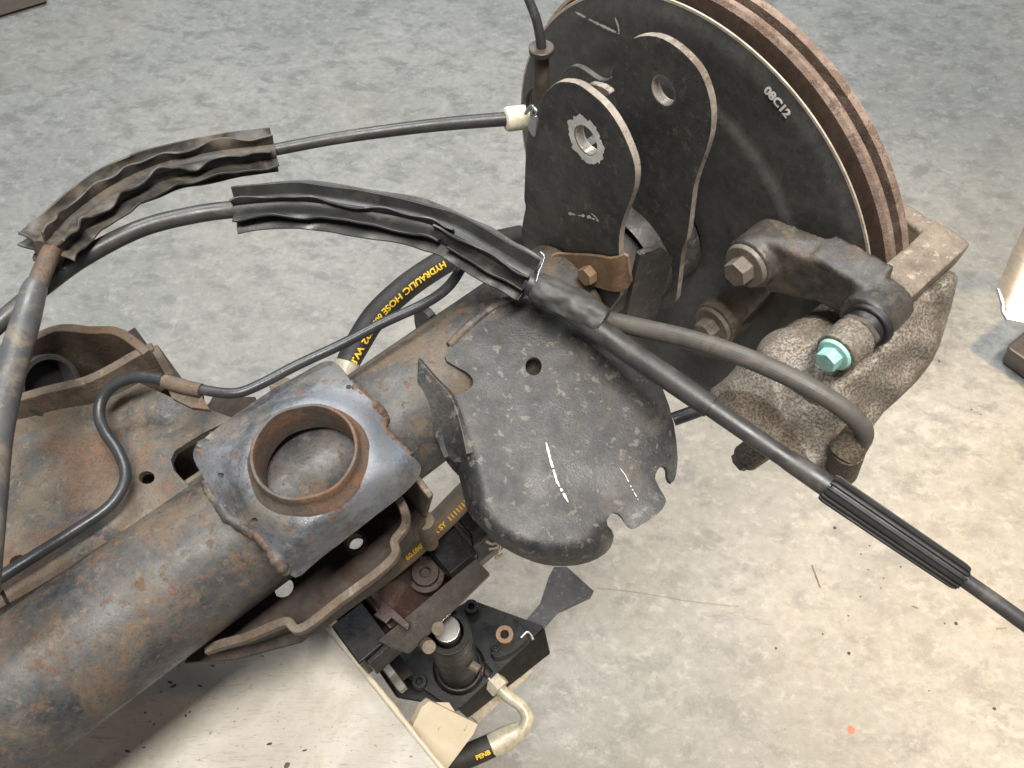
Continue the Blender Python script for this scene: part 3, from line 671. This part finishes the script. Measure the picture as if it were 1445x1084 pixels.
blob('carrier_bar', [('b', (-.022, .048, .146, .169, .076, .096)), ('h', [(.034, .160, .076), (.034, .160, .094), (.048, .160, .076), (.048, .160, .094), (.038, .125, .078), (.038, .125, .094), (.048, .125, .078), (.048, .125, .094)])], 'castbar', car, .0014, 3, .0007)
hexbolt(car, W(-.036, b1[1], b1[2]), -N, .0088, .012, 'boltdirt', .0150, 'bolt', .4)
hexbolt(car, W(-.034, b2[1], b2[2]), -N, .0088, .012, 'boltdirt', .0150, 'bolt', .1)

# ---- caliper
PC = (.156, .034)
CTL = [(1350, 392, .087), (1330, 470, .062), (1290, 525, .046), (1235, 583, .032), (1265, 430, .082), (1250, 480, .074), (1180, 560, .058), (1200, 620, .040), (1165, 690, .020), (1120, 650, .032), (1060, 600, .034), (1005, 560, .020), (1060, 520, .046), (1035, 530, .036), (1075, 482, .056), (1130, 472, .066), (1160, 520, .064), (1110, 560, .050), (1090, 500, .066), (1210, 520, .066)]
CALO = [(1352, 386), (1350, 405), (1338, 450), (1322, 500), (1300, 532), (1270, 562), (1240, 588), (1215, 635), (1172, 692), (1150, 686), (1090, 645), (1000, 582), (998, 552), (1022, 536), (1040, 516), (1048, 500), (1066, 500), (1072, 482), (1088, 468), (1110, 461), (1140, 464), (1170, 478), (1215, 470), (1255, 430), (1300, 396), (1335, 380)]
_cal = dens(chaikin(CALO, 1), 8)
def csf(x, y):
    a = b = 0
    for X, Y, U in CTL: w = 1 / ((x - X) ** 2 + (y - Y) ** 2 + 260) ** 1.4; a += w; b += w * U
    p = hit(x, y, 'u', b / a); d = max(0, 1 - edist((x, y), _cal) / 20)
    push = .014 * (1 - math.sqrt(max(0, 1 - d * d))) + .0016 * noise.noise(Vector((x * .022, y * .022, 3))) + .0012 * noise.noise(Vector((x * .07, y * .07, 5)))
    rib = dline(x, y, [(1150, 545), (1215, 610)]); push -= .004 * max(0, 1 - rib / 22) ** 2
    push -= .003 * max(0, 1 - dline(x, y, [(1185, 545), (1300, 470)]) / 20) ** 2
    return p + (p - CAM).normalized() * push
cal = sheet('brake_caliper', CALO, csf, .026, 'cast', ax, (), 7, 1, None, 0, 75, True)
blob('caliper_bridge', [('c', (-.074, PC[0], PC[1]), (-.028, PC[0], PC[1] - .004), .0290, .034), ('c', (-.055, .148, .018), (.010, .150, .030), .0300, .024)], 'cast', cal, .0018, 5, .0009)
_cb = lambda x, y: (lambda p: p - (p - CAM).normalized() * .0016)(csf(x, y))
sheet('piston_housing', [(1004, 572), (1012, 556), (1030, 550), (1052, 551), (1080, 561), (1106, 587), (1130, 626), (1150, 664), (1160, 686), (1130, 670), (1060, 622), (1003, 583)], _cb, .003, 'castb', cal, (), 8, 1, None, .0005, 75)
# guide pin
gp = (.163, .0865)
def gpw(s): return W(s, gp[0], gp[1])
cyl('pin_boss', gpw(-.062), gpw(-.045), .0115, 'cast', cal, .0120, 32, .001)
cyl('pin_collar', gpw(-.045), gpw(-.040), .0128, 'bracket_cast', cal, .0118, 6, .0008)
cyl('pin_boot', gpw(-.040), gpw(-.034), .0100, 'rubber', cal, .0112, 28, .001)
cyl('pin_boot', gpw(-.036), gpw(-.031), .0132, 'rubber', cal, .0140, 28, .0012)
hexbolt(cal, gpw(-.062), -N, .0066, .009, 'teal', .0098, 'guide_pin_bolt', .25)
# bleeder / lower guide pin under the caliper
q0 = hit(1078, 630, 's', -.055); q1 = hit(1050, 648, 's', -.062)
cyl('lower_pin_boss', q0 + N * .01, q1, .0105, 'cast', cal, .0100, 24, .001)
hexbolt(cal, q1, (q1 - q0 - N * .01), .0075, .006, 'boltdirt', .0095, 'guide_pin_bolt', .1)
# hose union on the caliper
u0 = hit(1208, 622, 'u', .055); u1 = hit(1168, 668, 'u', .038)
cyl('hose_union', hit(1198, 636, 'u', .052), hit(1185, 664, 'u', .02), .0085, 'castb', cal, .0100, 28, .0008)
un = hull('union_block', [hit(x, y, 'u', u) for x, y in ((1148, 668), (1178, 632), (1206, 648), (1180, 676)) for u in (.028, .006)], 'castb', cal, .002)
cyl('union_mouth', hit(1213, 612, 'u', .060), hit(1192, 640, 'u', .048), .0078, 'castb', cal, .0092, 28, .0004, inner=.0064)
hexbolt(cal, hit(1180, 664, 'u', .012), hit(1196, 674, 'u', .012) - hit(1178, 660, 'u', .012), .0058, .009, 'boltdirt', None, 'banjo_bolt', .6)
hexbolt(cal, hit(1012, 482, 's', -.052), -N + UP * .5, .0045, .008, 'chrome', None, 'bleed_screw')

# ================================================================== cables, pipes and hoses
def fins(parent, Q, r0, specs, mat, seed):
    """rubber fins standing off a sleeve, each a wavy strip of its own"""
    F = frames(Q); n = len(Q)
    for k, (ang, h, wav, t0, t1) in enumerate(specs):
        bm = bmesh.new(); rows = []
        i0, i1 = int(t0 * (n - 1)), int(t1 * (n - 1))
        for i in range(i0, i1 + 1):
            t = i / (n - 1); _, a, b = F[i]; c = []
            ph = noise.noise(Vector((t * 8, k * 3.1, seed))) * wav * .8 + noise.noise(Vector((t * 15, k * 5.7, seed + 4))) * wav * .22
            hh = h * .84 * (1 + .25 * noise.noise(Vector((t * 7, k * 2.2, seed + 9))))
            for j in range(5):
                f = j / 4; th = ang + ph * f * f; rr = r0 * .9 + hh * f
                c.append(Q[i] + (a * math.cos(th) + b * math.sin(th)) * rr)
            rows.append([bm.verts.new(p) for p in c])
        for x, y in zip(rows, rows[1:]):
            for j in range(4): bm.faces.new((x[j], y[j], y[j + 1], x[j + 1]))
        o = finish('fin', bm, mat, parent, 60); m = o.modifiers.new('solid', 'SOLIDIFY'); m.thickness = .0016; m.offset = 0
        bevel(o, .0005, 2, 50)
# ---- upper parking brake cable
c1 = thing('parking_brake_cable', 'upper black brake cable with dusty finned sleeve ending in a cream collar', 'cable', hit(386, 212, 'u', .07))
tube('cable', [(380, 213, .075), (470, 196, .075), (560, 183, .075), (640, 174, .072), (715, 168, .070), (745, 165, .068)], [17, 17, 18, 19, 20, 18], 'cable', c1)
sl, Q = tube('finned_sleeve', [(66, 356, .105), (100, 320, .10), (160, 275, .095), (230, 243, .088), (310, 225, .08), (388, 214, .075)], [40, 42, 40, 38, 36, 30], 'fin', c1, sub=16)
fins(sl, Q, .0080, [(.25, .0085, .5, 0, 1), (1.0, .0095, .7, .02, .98), (1.75, .0105, .5, 0, 1), (-.65, .0095, .6, .0, 1), (-1.5, .0110, .35, 0, 1), (2.9, .007, .5, 0, 1), (-2.3, .008, .5, 0, 1)], 'fin', 1.0)
tube('ferrule', [(74, 352, .106), (64, 374, .106), (52, 404, .106)], [25, 26, 27], 'rustplate', c1)
tube('thick_sleeve', [(54, 398, .106), (48, 410, .106), (37, 450, .106), (22, 500, .104), (8, 548, .102), (-6, 620, .10), (-13, 700, .098), (-30, 900, .09)], [26, 33, 37, 40, 42, 43, 43, 43], 'sleeve', c1, 20)
a0, a1 = hit(712, 169, 'u', .070), hit(744, 165, 'u', .068)
bm = bmesh.new(); sweep_bm(bm, [a0.lerp(a1, t) for t in (0, .05, .15, .4, .85, .97, 1)], [prad(a0, 2 * x) for x in (12, 15.5, 17, 17, 17, 16, 14)], 28); finish('collar', bm, 'collarw', c1, 40)
tube('end_rod', [(742, 166, .068), (757, 160, .068), (790, 146, .068)], [15, 13, 13], 'bracket_cast', c1)
tube('snap_ring', None, None, 'cable', c1, rad=[.0014] * 7, raw=[hit(x, y, 's', -.062) for x, y in ((745, 152), (744, 138), (750, 127), (760, 123), (752, 132), (751, 144), (758, 156))])
tube('snap_ring', None, None, 'steel', c1, rad=[.0012] * 4, raw=[hit(x, y, 's', -.066) for x, y in ((742, 160), (750, 150), (758, 160), (752, 166))])
sheet('end_tag', [(748, 168), (757, 163), (757, 190), (753, 195), (746, 186), (744, 176)], sp_('s', -.100), .002, 'steel', c1, (), 6, 1)

# ---- lower parking brake cable
c2 = thing('parking_brake_cable', 'lower brake cable running over the axle hood to the ribbed black grommet', 'cable', hit(750, 400, 'u', .05))
tube('cable', [(-40, 492, .09), (0, 455, .09), (60, 405, .09), (120, 362, .088), (200, 322, .085), (280, 302, .08), (345, 294, .078)], [25, 26, 26, 26, 25, 25, 25], 'cable', c2)
s2, Q2 = tube('finned_sleeve', [(334, 296, .078), (420, 290, .078), (500, 300, .076), (590, 317, .074), (648, 338, .072), (705, 371, .069), (750, 396, .066)], [36, 38, 38, 38, 38, 36, 34], 'finclean', c2, sub=16)
fins(s2, Q2, .0076, [(.35, .0085, .5, 0, .66), (.55, .0095, .25, .58, 1), (1.15, .0095, .5, .0, .62), (1.2, .0090, .15, .66, 1), (1.8, .0100, .3, 0, 1), (-.5, .0090, .10, 0, 1), (-1.25, .0110, .08, 0, 1), (2.6, .007, .2, 0, 1), (-2.1, .009, .2, 0, 1)], 'finclean', 7.0)
tube('band', [(742, 396, .067), (750, 401, .066), (758, 406, .065)], [34, 35, 34], 'pipe', c2)
wr, Qw = tube('heat_wrap', [(756, 404, .065), (775, 414, .064), (800, 427, .062), (830, 443, .061), (852, 455, .060)], [40, 46, 48, 47, 42], 'wrap', c2, 40, 14, prof=lambda th, t: 1 + .16 * noise.noise(Vector((math.cos(th) * 1.6, math.sin(th) * 1.6, t * 5))) + .08 * noise.noise(Vector((math.cos(th) * 4, math.sin(th) * 4, t * 9))))
tube('cable', [(800, 437, .060), (840, 462, .058), (890, 498, .056), (945, 535, .056), (1003, 575, .056)], [34, 34, 34, 34, 33], 'cable', c2, 20)
tube('cable', [(998, 571, .056), (1050, 607, .054), (1110, 648, .052), (1170, 688, .050)], [28, 28, 28, 29], 'cable', c2, 18)
tube('cable_end', [(1110, 648, .052), (1150, 674, .051), (1196, 706, .050)], [29, 33, 34], 'cable', c2, 18)
tube('ribbed_grommet', [(1172, 690, .050), (1174, 691.5, .050), (1260, 750, .048), (1350, 811, .045), (1352, 812.5, .045)], [30, 41, 40, 38, 28], 'rubber', c2, 96, 12, prof=lambda th, t: 1 + .09 * (1 if math.sin(th * 16) > 0 else -1))
tube('cable', [(1340, 804, .045), (1400, 846, .043), (1470, 896, .040), (1640, 1010, .03), (1850, 1140, .01)], [22, 23, 24, 25, 26], 'cable', c2, 16)
tube('wire_loop', None, None, 'steel', c2, rad=[.0006] * 5, raw=[hit(x, y, 'u', .085) for x, y in ((762, 356), (768, 362), (765, 374), (760, 386), (757, 398))])

# ---- brake hose to the caliper
bh = thing('brake_hose', 'grey ribbed brake hose curving from the axle to the caliper', 'hose', hit(1000, 490, 'u', .06))
tube('hose', [(840, 448, .050), (900, 462, .056), (980, 481, .068), (1060, 508, .078), (1130, 540, .082), (1182, 571, .080), (1213, 598, .074), (1220, 614, .066), (1213, 626, .056), (1200, 642, .045)], [27, 27, 28, 28, 28, 28, 27, 25, 23, 22], 'brakehose', bh, 72, 10, prof=lambda th, t: 1 + .012 * math.sin(th * 24))
tube('tail', [(950, 592, .0), (975, 583, .004), (1010, 570, .01)], [20, 20, 20], 'pipe', bh, 14)

# ---- brake pipe
bp = thing('brake_pipe', 'thin black brake pipe bent in an S over the rusty bracket', 'pipe', hit(178, 665, 'u', .04))
tube('pipe', [(-30, 834, .042), (0, 815, .042), (40, 790, .042), (100, 752, .042), (150, 718, .042), (172, 690, .042), (177, 665, .042), (166, 636, .042), (149, 611, .043), (140, 586, .045), (145, 561, .048), (165, 541, .052), (195, 532, .055), (230, 536, .056)], [19, 19, 18, 17, 16, 16, 16, 16, 16, 16, 16, 17, 17, 17], 'pipe', bp, 16)
tube('pipe', [(228, 536, .056), (255, 543, .056), (290, 551, .056), (330, 555, .056), (362, 545, .055), (420, 515, .052), (480, 487, .05), (540, 456, .048), (600, 428, .046), (632, 405, .044), (652, 376, .040), (662, 352, .036)], [15, 15, 15, 15, 15, 15, 15, 15, 15, 15, 15, 15], 'pipe', bp, 16)
tube('clip_barrel', [(232, 538, .056), (256, 545, .056), (284, 551, .056)], [20, 21, 20], 'rustedge', bp, 14)

# ---- sensor wire with its boot
sw = thing('sensor_wire', 'thin black wire rising from a brown cone boot behind the upright plates', 'wire', W(-.06, -.072, .1))
B0, B1 = W(-.060, -.0725, .085), hit(764, 66, 's', -.060)
bm = bmesh.new(); dd = B1 - B0
sweep_bm(bm, [B0 + dd * t for t in (0, .3, .6, .86, .90, .93, .99, 1.0)], [.0058, .0056, .0050, .0047, .0050, .0074, .0076, .0070], 28); boot = finish('boot', bm, 'bootr', sw, 40)
tube('wire', None, None, 'cable', sw, rad=[.0030, .0030, .0028, .0027, .0027], raw=[B1 - dd * .2, B1, hit(758, 32, 's', -.060), hit(748, 4, 's', -.06), hit(722, -60, 's', -.06)])

# ---- hydraulic hose looping behind the axle
hy = thing('hydraulic_hose', 'black hydraulic hose with yellow HYDRAULIC HOSE lettering looping behind the axle', 'hose', hit(560, 420, 'u', -.08))
HP = [(735, 335, -.11), (690, 345, -.10), (640, 363, -.09), (600, 386, -.085), (565, 412, -.08), (530, 446, -.08), (505, 485, -.08), (488, 520, -.085), (480, 560, -.09)]
ho, HQ = tube('hose', HP, [34, 34, 35, 36, 36, 36, 36, 33, 33], 'hose', hy, 28, 12)
rad_h = prad(hit(565, 412, 'u', -.08), 36)
tube('hose_ferrule', [(491, 512, -.082), (484, 535, -.086), (478, 565, -.09)], [36, 37, 37], 'zinc', hy, 24)
hose_print('lettering', 'HYDRAULIC HOSE 602-E02 W.P.', HQ, rad_h, .0070, .0885, -.50, hy, bold=.00022, stretch=1.27)
# dusty hose below the hood bracket
h2_ = thing('hydraulic_hose', 'dusty brown hose with small yellow print under the hood bracket', 'hose', hit(600, 750, 'u', -.12))
_, DQ = tube('hose', [(520, 822, -.14), (560, 790, -.13), (600, 755, -.125), (640, 716, -.12), (690, 660, -.12), (720, 600, -.12)], [36, 36, 36, 36, 36, 36], 'hosedusty', h2_, 24, 10)
hose_print('lettering', '60.0MPa MAX SY  111111111', DQ, prad(hit(600, 755, 'u', -.125), 36), .0052, .034, .95, h2_, bold=.0002)

# ================================================================== the jack under the axle
jk = thing('hydraulic_jack', 'black hydraulic jack with tilting saddle under the axle', 'jack', W(-.28, .09, -.40))
base = sheet('base_plate', [(536, 930), (572, 898), (664, 846), (768, 884), (742, 912), (650, 998), (640, 1000)], sp_('u', -.365), .020, 'blacksteel', jk, (), 14, 0, None, .0012)
colm = cyl('ram_tube', W(-.283, .079, -.366), W(-.283, .079, -.205), .0200, 'blacksteel', jk, .0185, 40, .001, inner=.0125)
bm = bmesh.new(); sweep_bm(bm, [W(-.283 + .0215 * math.cos(t * math.pi / 16), .079 + .0215 * math.sin(t * math.pi / 16), -.361) for t in range(33)], .0042, 8, caps=False); finish('weld_bead', bm, 'blacksteel', colm, 0)
cyl('ram_rod', W(-.283, .079, -.25), W(-.283, .079, -.194), .0108, 'chrome', jk, .0105, 32)
cyl('grub_screw', W(-.279, .096, -.285), W(-.276, .105, -.285), .0042, 'boltdirt', jk, seg=16)
for x, y in ((665, 857), (592, 962)): 
    q = hit(x, y, 'u', -.358); cyl('socket_bolt', q - UP * .008, q + UP * .004, .0072, 'blacksteel', jk, seg=24, inner=.0032)
hull('jack_shadow_box', [hit(x, y, 'u', u) for x, y in ((505, 905), (600, 862), (690, 880), (740, 915), (648, 1000), (560, 985)) for u in (-.388, -.50)], 'blacksteel', jk, .003)  # black box added as the deep shadow below the base plate
# saddle
sad = hull('saddle_side', [W(s_, e_, u_) for s_, e_, u_ in ((-.330, .064, -.146), (-.238, .064, -.142), (-.236, .078, -.150), (-.318, .082, -.158), (-.330, .064, -.152), (-.238, .064, -.148), (-.236, .078, -.156), (-.318, .082, -.164))], 'greybar', jk, .0010)
hull('saddle_cheek', [W(s_, e_, u_) for s_, e_, u_ in ((-.345, .066, -.16), (-.25, .062, -.155), (-.345, .070, -.16), (-.25, .068, -.155), (-.345, .066, -.2), (-.25, .062, -.19), (-.345, .070, -.2), (-.25, .068, -.19))], 'blacksteel', jk, .001)
box('saddle_side', -.345, -.238, .018, .024, -.195, -.150, 'blacksteel', jk, .0012)
hull('saddle_floor', [W(s, e, u) for s, e, u in ((-.338, .024, -.196), (-.338, .064, -.19), (-.24, .024, -.186), (-.24, .064, -.186), (-.338, .024, -.2), (-.338, .064, -.2), (-.24, .024, -.2), (-.24, .064, -.2))], 'browninside', jk)
hull('saddle_face', [W(-.318, .026, -.140), W(-.318, .062, -.150), W(-.262, .022, -.150), W(-.262, .060, -.178), W(-.32, .026, -.150), W(-.318, .062, -.160), W(-.262, .022, -.170), W(-.262, .060, -.188)], 'browninside', jk, .001)
q = hit(600, 808, 'u', -.15); cyl('saddle_bolt', q - UP * .012, q + UP * .002, .0105, 'browninside', jk, seg=32, inner=.004); cyl('saddle_washer', q - UP * .014, q - UP * .004, .0145, 'browninside', jk, seg=32)
box('saddle_block', -.262, -.236, .022, .064, -.178, -.132, 'blacksteel', jk, .0015)
box('saddle_end', -.350, -.322, .030, .066, -.20, -.155, 'blacksteel', jk, .0015)
sheet('saddle_hook', [(514, 829), (522, 824), (545, 850), (578, 880), (575, 890), (552, 872), (545, 880), (527, 868), (536, 858)], sp_('u', -.135), .004, 'browninside', jk, (), 8, 0)
for x, y in ((617, 886), (604, 912)):
    q = hit(x, y, 'u', -.160); cyl('brass_plug', q - EE * .003 - UP * .004, q + EE * .002 + UP * .004, .0052, 'boltdirt', jk, seg=28)
box('upper_arm', -.232, -.196, .018, .052, -.165, -.125, 'blacksteel', jk, .0015)
box('arm_link', -.238, -.205, .055, .066, -.165, -.15, 'greybar', jk, .001)
for k, pts in enumerate((((690, 775), (702, 772), (700, 762)), ((686, 764), (695, 768), (706, 764), (703, 780), (700, 788), (710, 782)))):
    tube('split_pin', None, None, 'zinc', jk, rad=[.0011] * len(pts), raw=[hit(x, y, 'u', -.12 - .004 * k) for x, y in pts], sub=5)
# lever bracket and pedal
lb_ = sheet('lever_bracket', [(690, 920), (700, 898), (720, 876), (728, 872), (742, 890), (748, 900), (722, 922), (700, 930)], sp_('u', -.345), .016, 'blacksteel', jk, (), 9, 1)
q = hit(712, 897, 'u', -.342); cyl('pivot_bolt', q - UP * .002, q + UP * .006, .0086, 'clip', jk, seg=24, inner=.0042)
q = hit(699, 914, 'u', -.342); cyl('pivot_screw', q - UP * .002, q + UP * .003, .0045, 'blacksteel', jk, seg=20, inner=.002)
sheet('pedal', [(735, 884), (762, 852), (774, 815), (782, 800), (800, 800), (838, 834), (834, 841), (788, 862), (752, 903), (743, 900)], lambda x, y: hit(x, y, 'u', -.385), .012, 'pedalp', jk, (), 9, 0)
tube('return_spring', None, None, 'steel', jk, rad=[.0013] * 4, raw=[hit(x, y, 'u', -.335) for x, y in ((735, 900), (744, 892), (749, 896), (752, 903))])
# side rail under the base plate, hose fitting
hull('base_flange', [hit(x, y, 'u', u) for x, y, u in ((646, 1001, -.366), (769, 886, -.366), (660, 1014, -.398), (777, 922, -.398), (640, 996, -.385), (760, 884, -.385), (654, 1008, -.410), (768, 915, -.410))], 'blacksteel', jk, .0015)
hull('base_rail', [hit(x, y, 'u', u) for x, y in ((664, 1012), (744, 938), (754, 946), (674, 1022)) for u in (-.412, -.435)], 'rail', jk, .002)
fp = [hit(x, y, 'u', -.375) for x, y in ((692, 956), (706, 972))]
cyl('port_boss', fp[0] - (fp[1] - fp[0]) * .8, fp[0], .0112, 'blacksteel', jk, seg=28)
cyl('swivel_nut', fp[0], fp[0] + (fp[1] - fp[0]) * 1.05, .0108, 'zinc', jk, seg=6, rot=.3)
bx2 = hit(571, 965, 'u', -.255)
lathe('chrome_ring', [(.030, -.004), (.034, -.003), (.034, .003), (.030, .004), (.026, .003), (.026, -.003)], 'chrome', jk, 64, o=(-.336, .045, -.272), closed=True)
lathe('roller', [(.0001, -.002), (.026, -.002), (.027, .012), (.0001, .012)], 'blacksteel', jk, 40, o=(-.334, .045, -.272))

# ---- supply hose of the jack
jh = thing('jack_hose', 'black hose with yellow print and zinc elbow feeding the jack', 'hose', hit(690, 1055, 'u', -.29))
tube('elbow', [(702, 968, -0.376), (716, 982, -0.377), (735, 996, -0.379), (744, 1012, -0.381), (738, 1030, -0.383), (716, 1042, -0.385)], [17, 17, 17, 18, 18, 18], 'zinc', jh, 20)
tube('ferrule', [(735, 1031, -0.384), (712, 1043, -0.385), (694, 1053, -0.386)], [26, 33, 34], 'zinc', jh, 40, 8, prof=lambda th, t: 1 + .035 * (1 if math.sin(th * 8) > 0 else 0))
_, JQ = tube('hose', [(706, 1046, -0.386), (680, 1058, -0.387), (640, 1075, -0.389), (600, 1092, -0.392), (540, 1120, -0.396)], [32, 33, 33, 33, 33], 'hose', jh, 28, 12)
rj = prad(hit(680, 1058, 'u', -.387), 33)
hose_print('lettering', 'PENB', JQ, rj, .0060, .0262, -.7, jh, flip=True, bold=.0002)
hose_print('label_block', 'I', JQ, rj, .0138, .0088, -.75, jh, flip=True, bold=.0018)
hose_print('lettering', '::::', JQ, rj, .0086, .070, -1.0, jh, flip=True, bold=.0006)

# ---- white beam
wb_ = thing('support_beam', 'scuffed white steel beam under the axle tube in the near corner', 'beam', W(-.5, .1, -.40))
bt = sheet('beam_top', [(438, 868), (462, 880), (546, 985), (650, 1115), (760, 1252), (700, 1400), (-200, 1400), (-320, 1000), (100, 900)], sp_('u', -.222), .006, 'beam', wb_, (), 24, 0, None, .002)
tube('rim_weld', [(444, 868, -.2205), (465, 888, -.2205), (505, 937, -.2205), (548, 990, -.2205), (600, 1055, -.2205), (655, 1122, -.2205), (762, 1256, -.2205)], [6, 8, 7, 9, 7, 8, 8], 'gusset', wb_, 10, 10, prof=lambda th, t: 1 + .35 * noise.noise(Vector((math.cos(th), math.sin(th), t * 60))))
hull('end_plate', [hit(x, y, 'u', -.230) + N * d + UP * z for x, y in ((446, 872), (755, 1248)) for d in (-.006, -.001) for z in (0, -.1)], 'gusset', wb_, .001)
sheet('gusset', [(595, 998), (606, 989), (674, 1022), (668, 1036), (620, 1100), (575, 1040)], lambda x, y: hit(x, y, 'u', -.226 - .00028 * (y - 990) - .0003 * (x - 600)), .007, 'gusset', wb_, (), 14, 0, None, .001)
sheet('gusset', [(440, 840), (480, 846), (528, 882), (528, 905), (500, 960), (440, 900)], sp_('e', -.002), .007, 'gusset', wb_, (), 14, 0, None, .001)
box('beam_web', -.70, -.372, .0, .012, -.40, -.228, 'gusset', wb_)

# ================================================================== lamp and other things at the frame's edge
lp = thing('work_lamp', 'lit work lamp with pale housing at the right edge', 'lamp', hit(1445, 430, 'u', -.69))
LU = -.42
face = [(1432, 452), (1421, 449), (1421, 440), (1466, 335), (1530, 345), (1490, 462)]
LN = Vector((-.72, -.50, -.30)).normalized(); LP0 = hit(1440, 420, 'u', LU)
lsurf = lambda x, y: hit_plane(x, y, LP0, LN)
sheet('lamp_panel', face, lsurf, .004, 'lampface', lp, (), 20, 0, None, 0)
sheet('housing', [(1419, 438), (1410, 430), (1404, 408), (1450, 305), (1466, 332)], lambda x, y: lsurf(x, y) + N * .004, .03, 'lampbody', lp, (), 16, 0)
tube('bracket_rod', [(1408, 408, LU + .01), (1414, 428, LU + .01), (1415, 440, LU + .01), (1422, 452, LU + .01)], 5, 'steel', lp, 8)
cyl('stand_pole', hit(1560, 400, 'u', LU - .03), hit(1560, 400, 'u', -.70), .012, 'steel', lp)
dk = hull('tool_case', [hit(x, y, 'u', u) for (x, y), u in (((1411, 510), -.698), ((1500, 575), -.698), ((1500, 430), -.698), ((1560, 480), -.698), ((1420, 490), -.64), ((1500, 545), -.64), ((1470, 448), -.64), ((1540, 470), -.64))], 'darkbox', None, .006)
tag(dk, 'dark metal case corner on the floor below the lamp', 'case')
tl = hull('pallet', [hit(x, y, 'u', u) for (x, y) in ((-40, 34), (66, 2), (40, -80), (-120, -30)) for u in (-.698, -.69)], 'board', None, .004)
tag(tl, 'brown board end in the far left corner of the floor', 'board')

# ---- litter on the floor
def chip(name, x, y, rpx, mat, label, cat, group=None, flat=.3, u=-.70, el=1.0):
    c = hit(x, y, 'u', u); r = prad(c, rpx * 2); bm = bmesh.new(); bmesh.ops.create_icosphere(bm, subdivisions=2, radius=1)
    a = random.random() * 6.3
    for v in bm.verts:
        k = 1 + .35 * noise.noise(v.co * 1.5 + Vector((x, y, 0)))
        p = Vector((v.co.x * r * k * el, v.co.y * r * k / max(1, el * .6), max(v.co.z, -.3) * r * flat * k + r * flat * .3))
        v.co = Vector((p.x * math.cos(a) - p.y * math.sin(a), p.x * math.sin(a) + p.y * math.cos(a), p.z))
    o = finish(name, bm, mat, None, 50, None); o.location = c; tag(o, label, cat, group); return o
chip('paint_chip', 1201, 1030, 5.5, 'red', 'small red paint chip on the pale floor', 'paint chip', None, .15)
spk = [(1197, 869), (1227, 770), (1271, 800), (1214, 842), (1198, 922), (1161, 895), (1403, 1000), (1349, 880), (1333, 880), (1247, 816), (1225, 804), (1178, 745), (1311, 975), (1325, 510), (1384, 585), (1371, 578), (1243, 830), (1095, 915), (1215, 782)]
for i, (x, y) in enumerate(spk):
    chip('dirt_crumb', x, y, random.choice((1.0, 1.2, 1.5, 2.3)), 'dirt', 'tiny dark crumb of dirt lying on the bare concrete', 'crumb', 'dirt crumbs on the floor', .6)
for x, y, dx, dy in ((1288, 855, 8, 3), (1407, 887, 14, -1), (1146, 797, 12, 32)):
    o = tube('splinter', [(x, y, -.699), (x + dx * .5, y + dy * .5, -.6985), (x + dx, y + dy, -.699)], 1.6, 'wood', None, 5, 3)[0]
    tag(o, 'thin brown splinter lying on the bare concrete', 'splinter', 'splinters on the floor')
hair = tube('hair', [(842, 830, -.6994), (900, 836, -.6994), (970, 848, -.6994), (1042, 856, -.6994)], .55, 'wood', None, 5)[0]
tag(hair, 'long thin dark hair lying on the concrete', 'hair')
bits = [(245, 968, 6), (240, 963, 5), (282, 968, 4), (262, 1010, 3), (205, 1006, 3), (217, 1022, 3), (180, 1060, 5), (203, 1055, 3), (405, 1080, 8), (380, 1050, 5), (430, 1059, 4), (268, 1005, 2.5), (300, 940, 4), (212, 1018, 2)]
for i, (x, y, r) in enumerate(bits):
    chip('rust_flake', x, y, r, 'dirt' if i % 4 else 'ringrust', 'small flake of rust or dirt on the white beam', 'flake', 'flakes on the beam', .25, -.222, 1.8).scale = (.5, .32, .3)
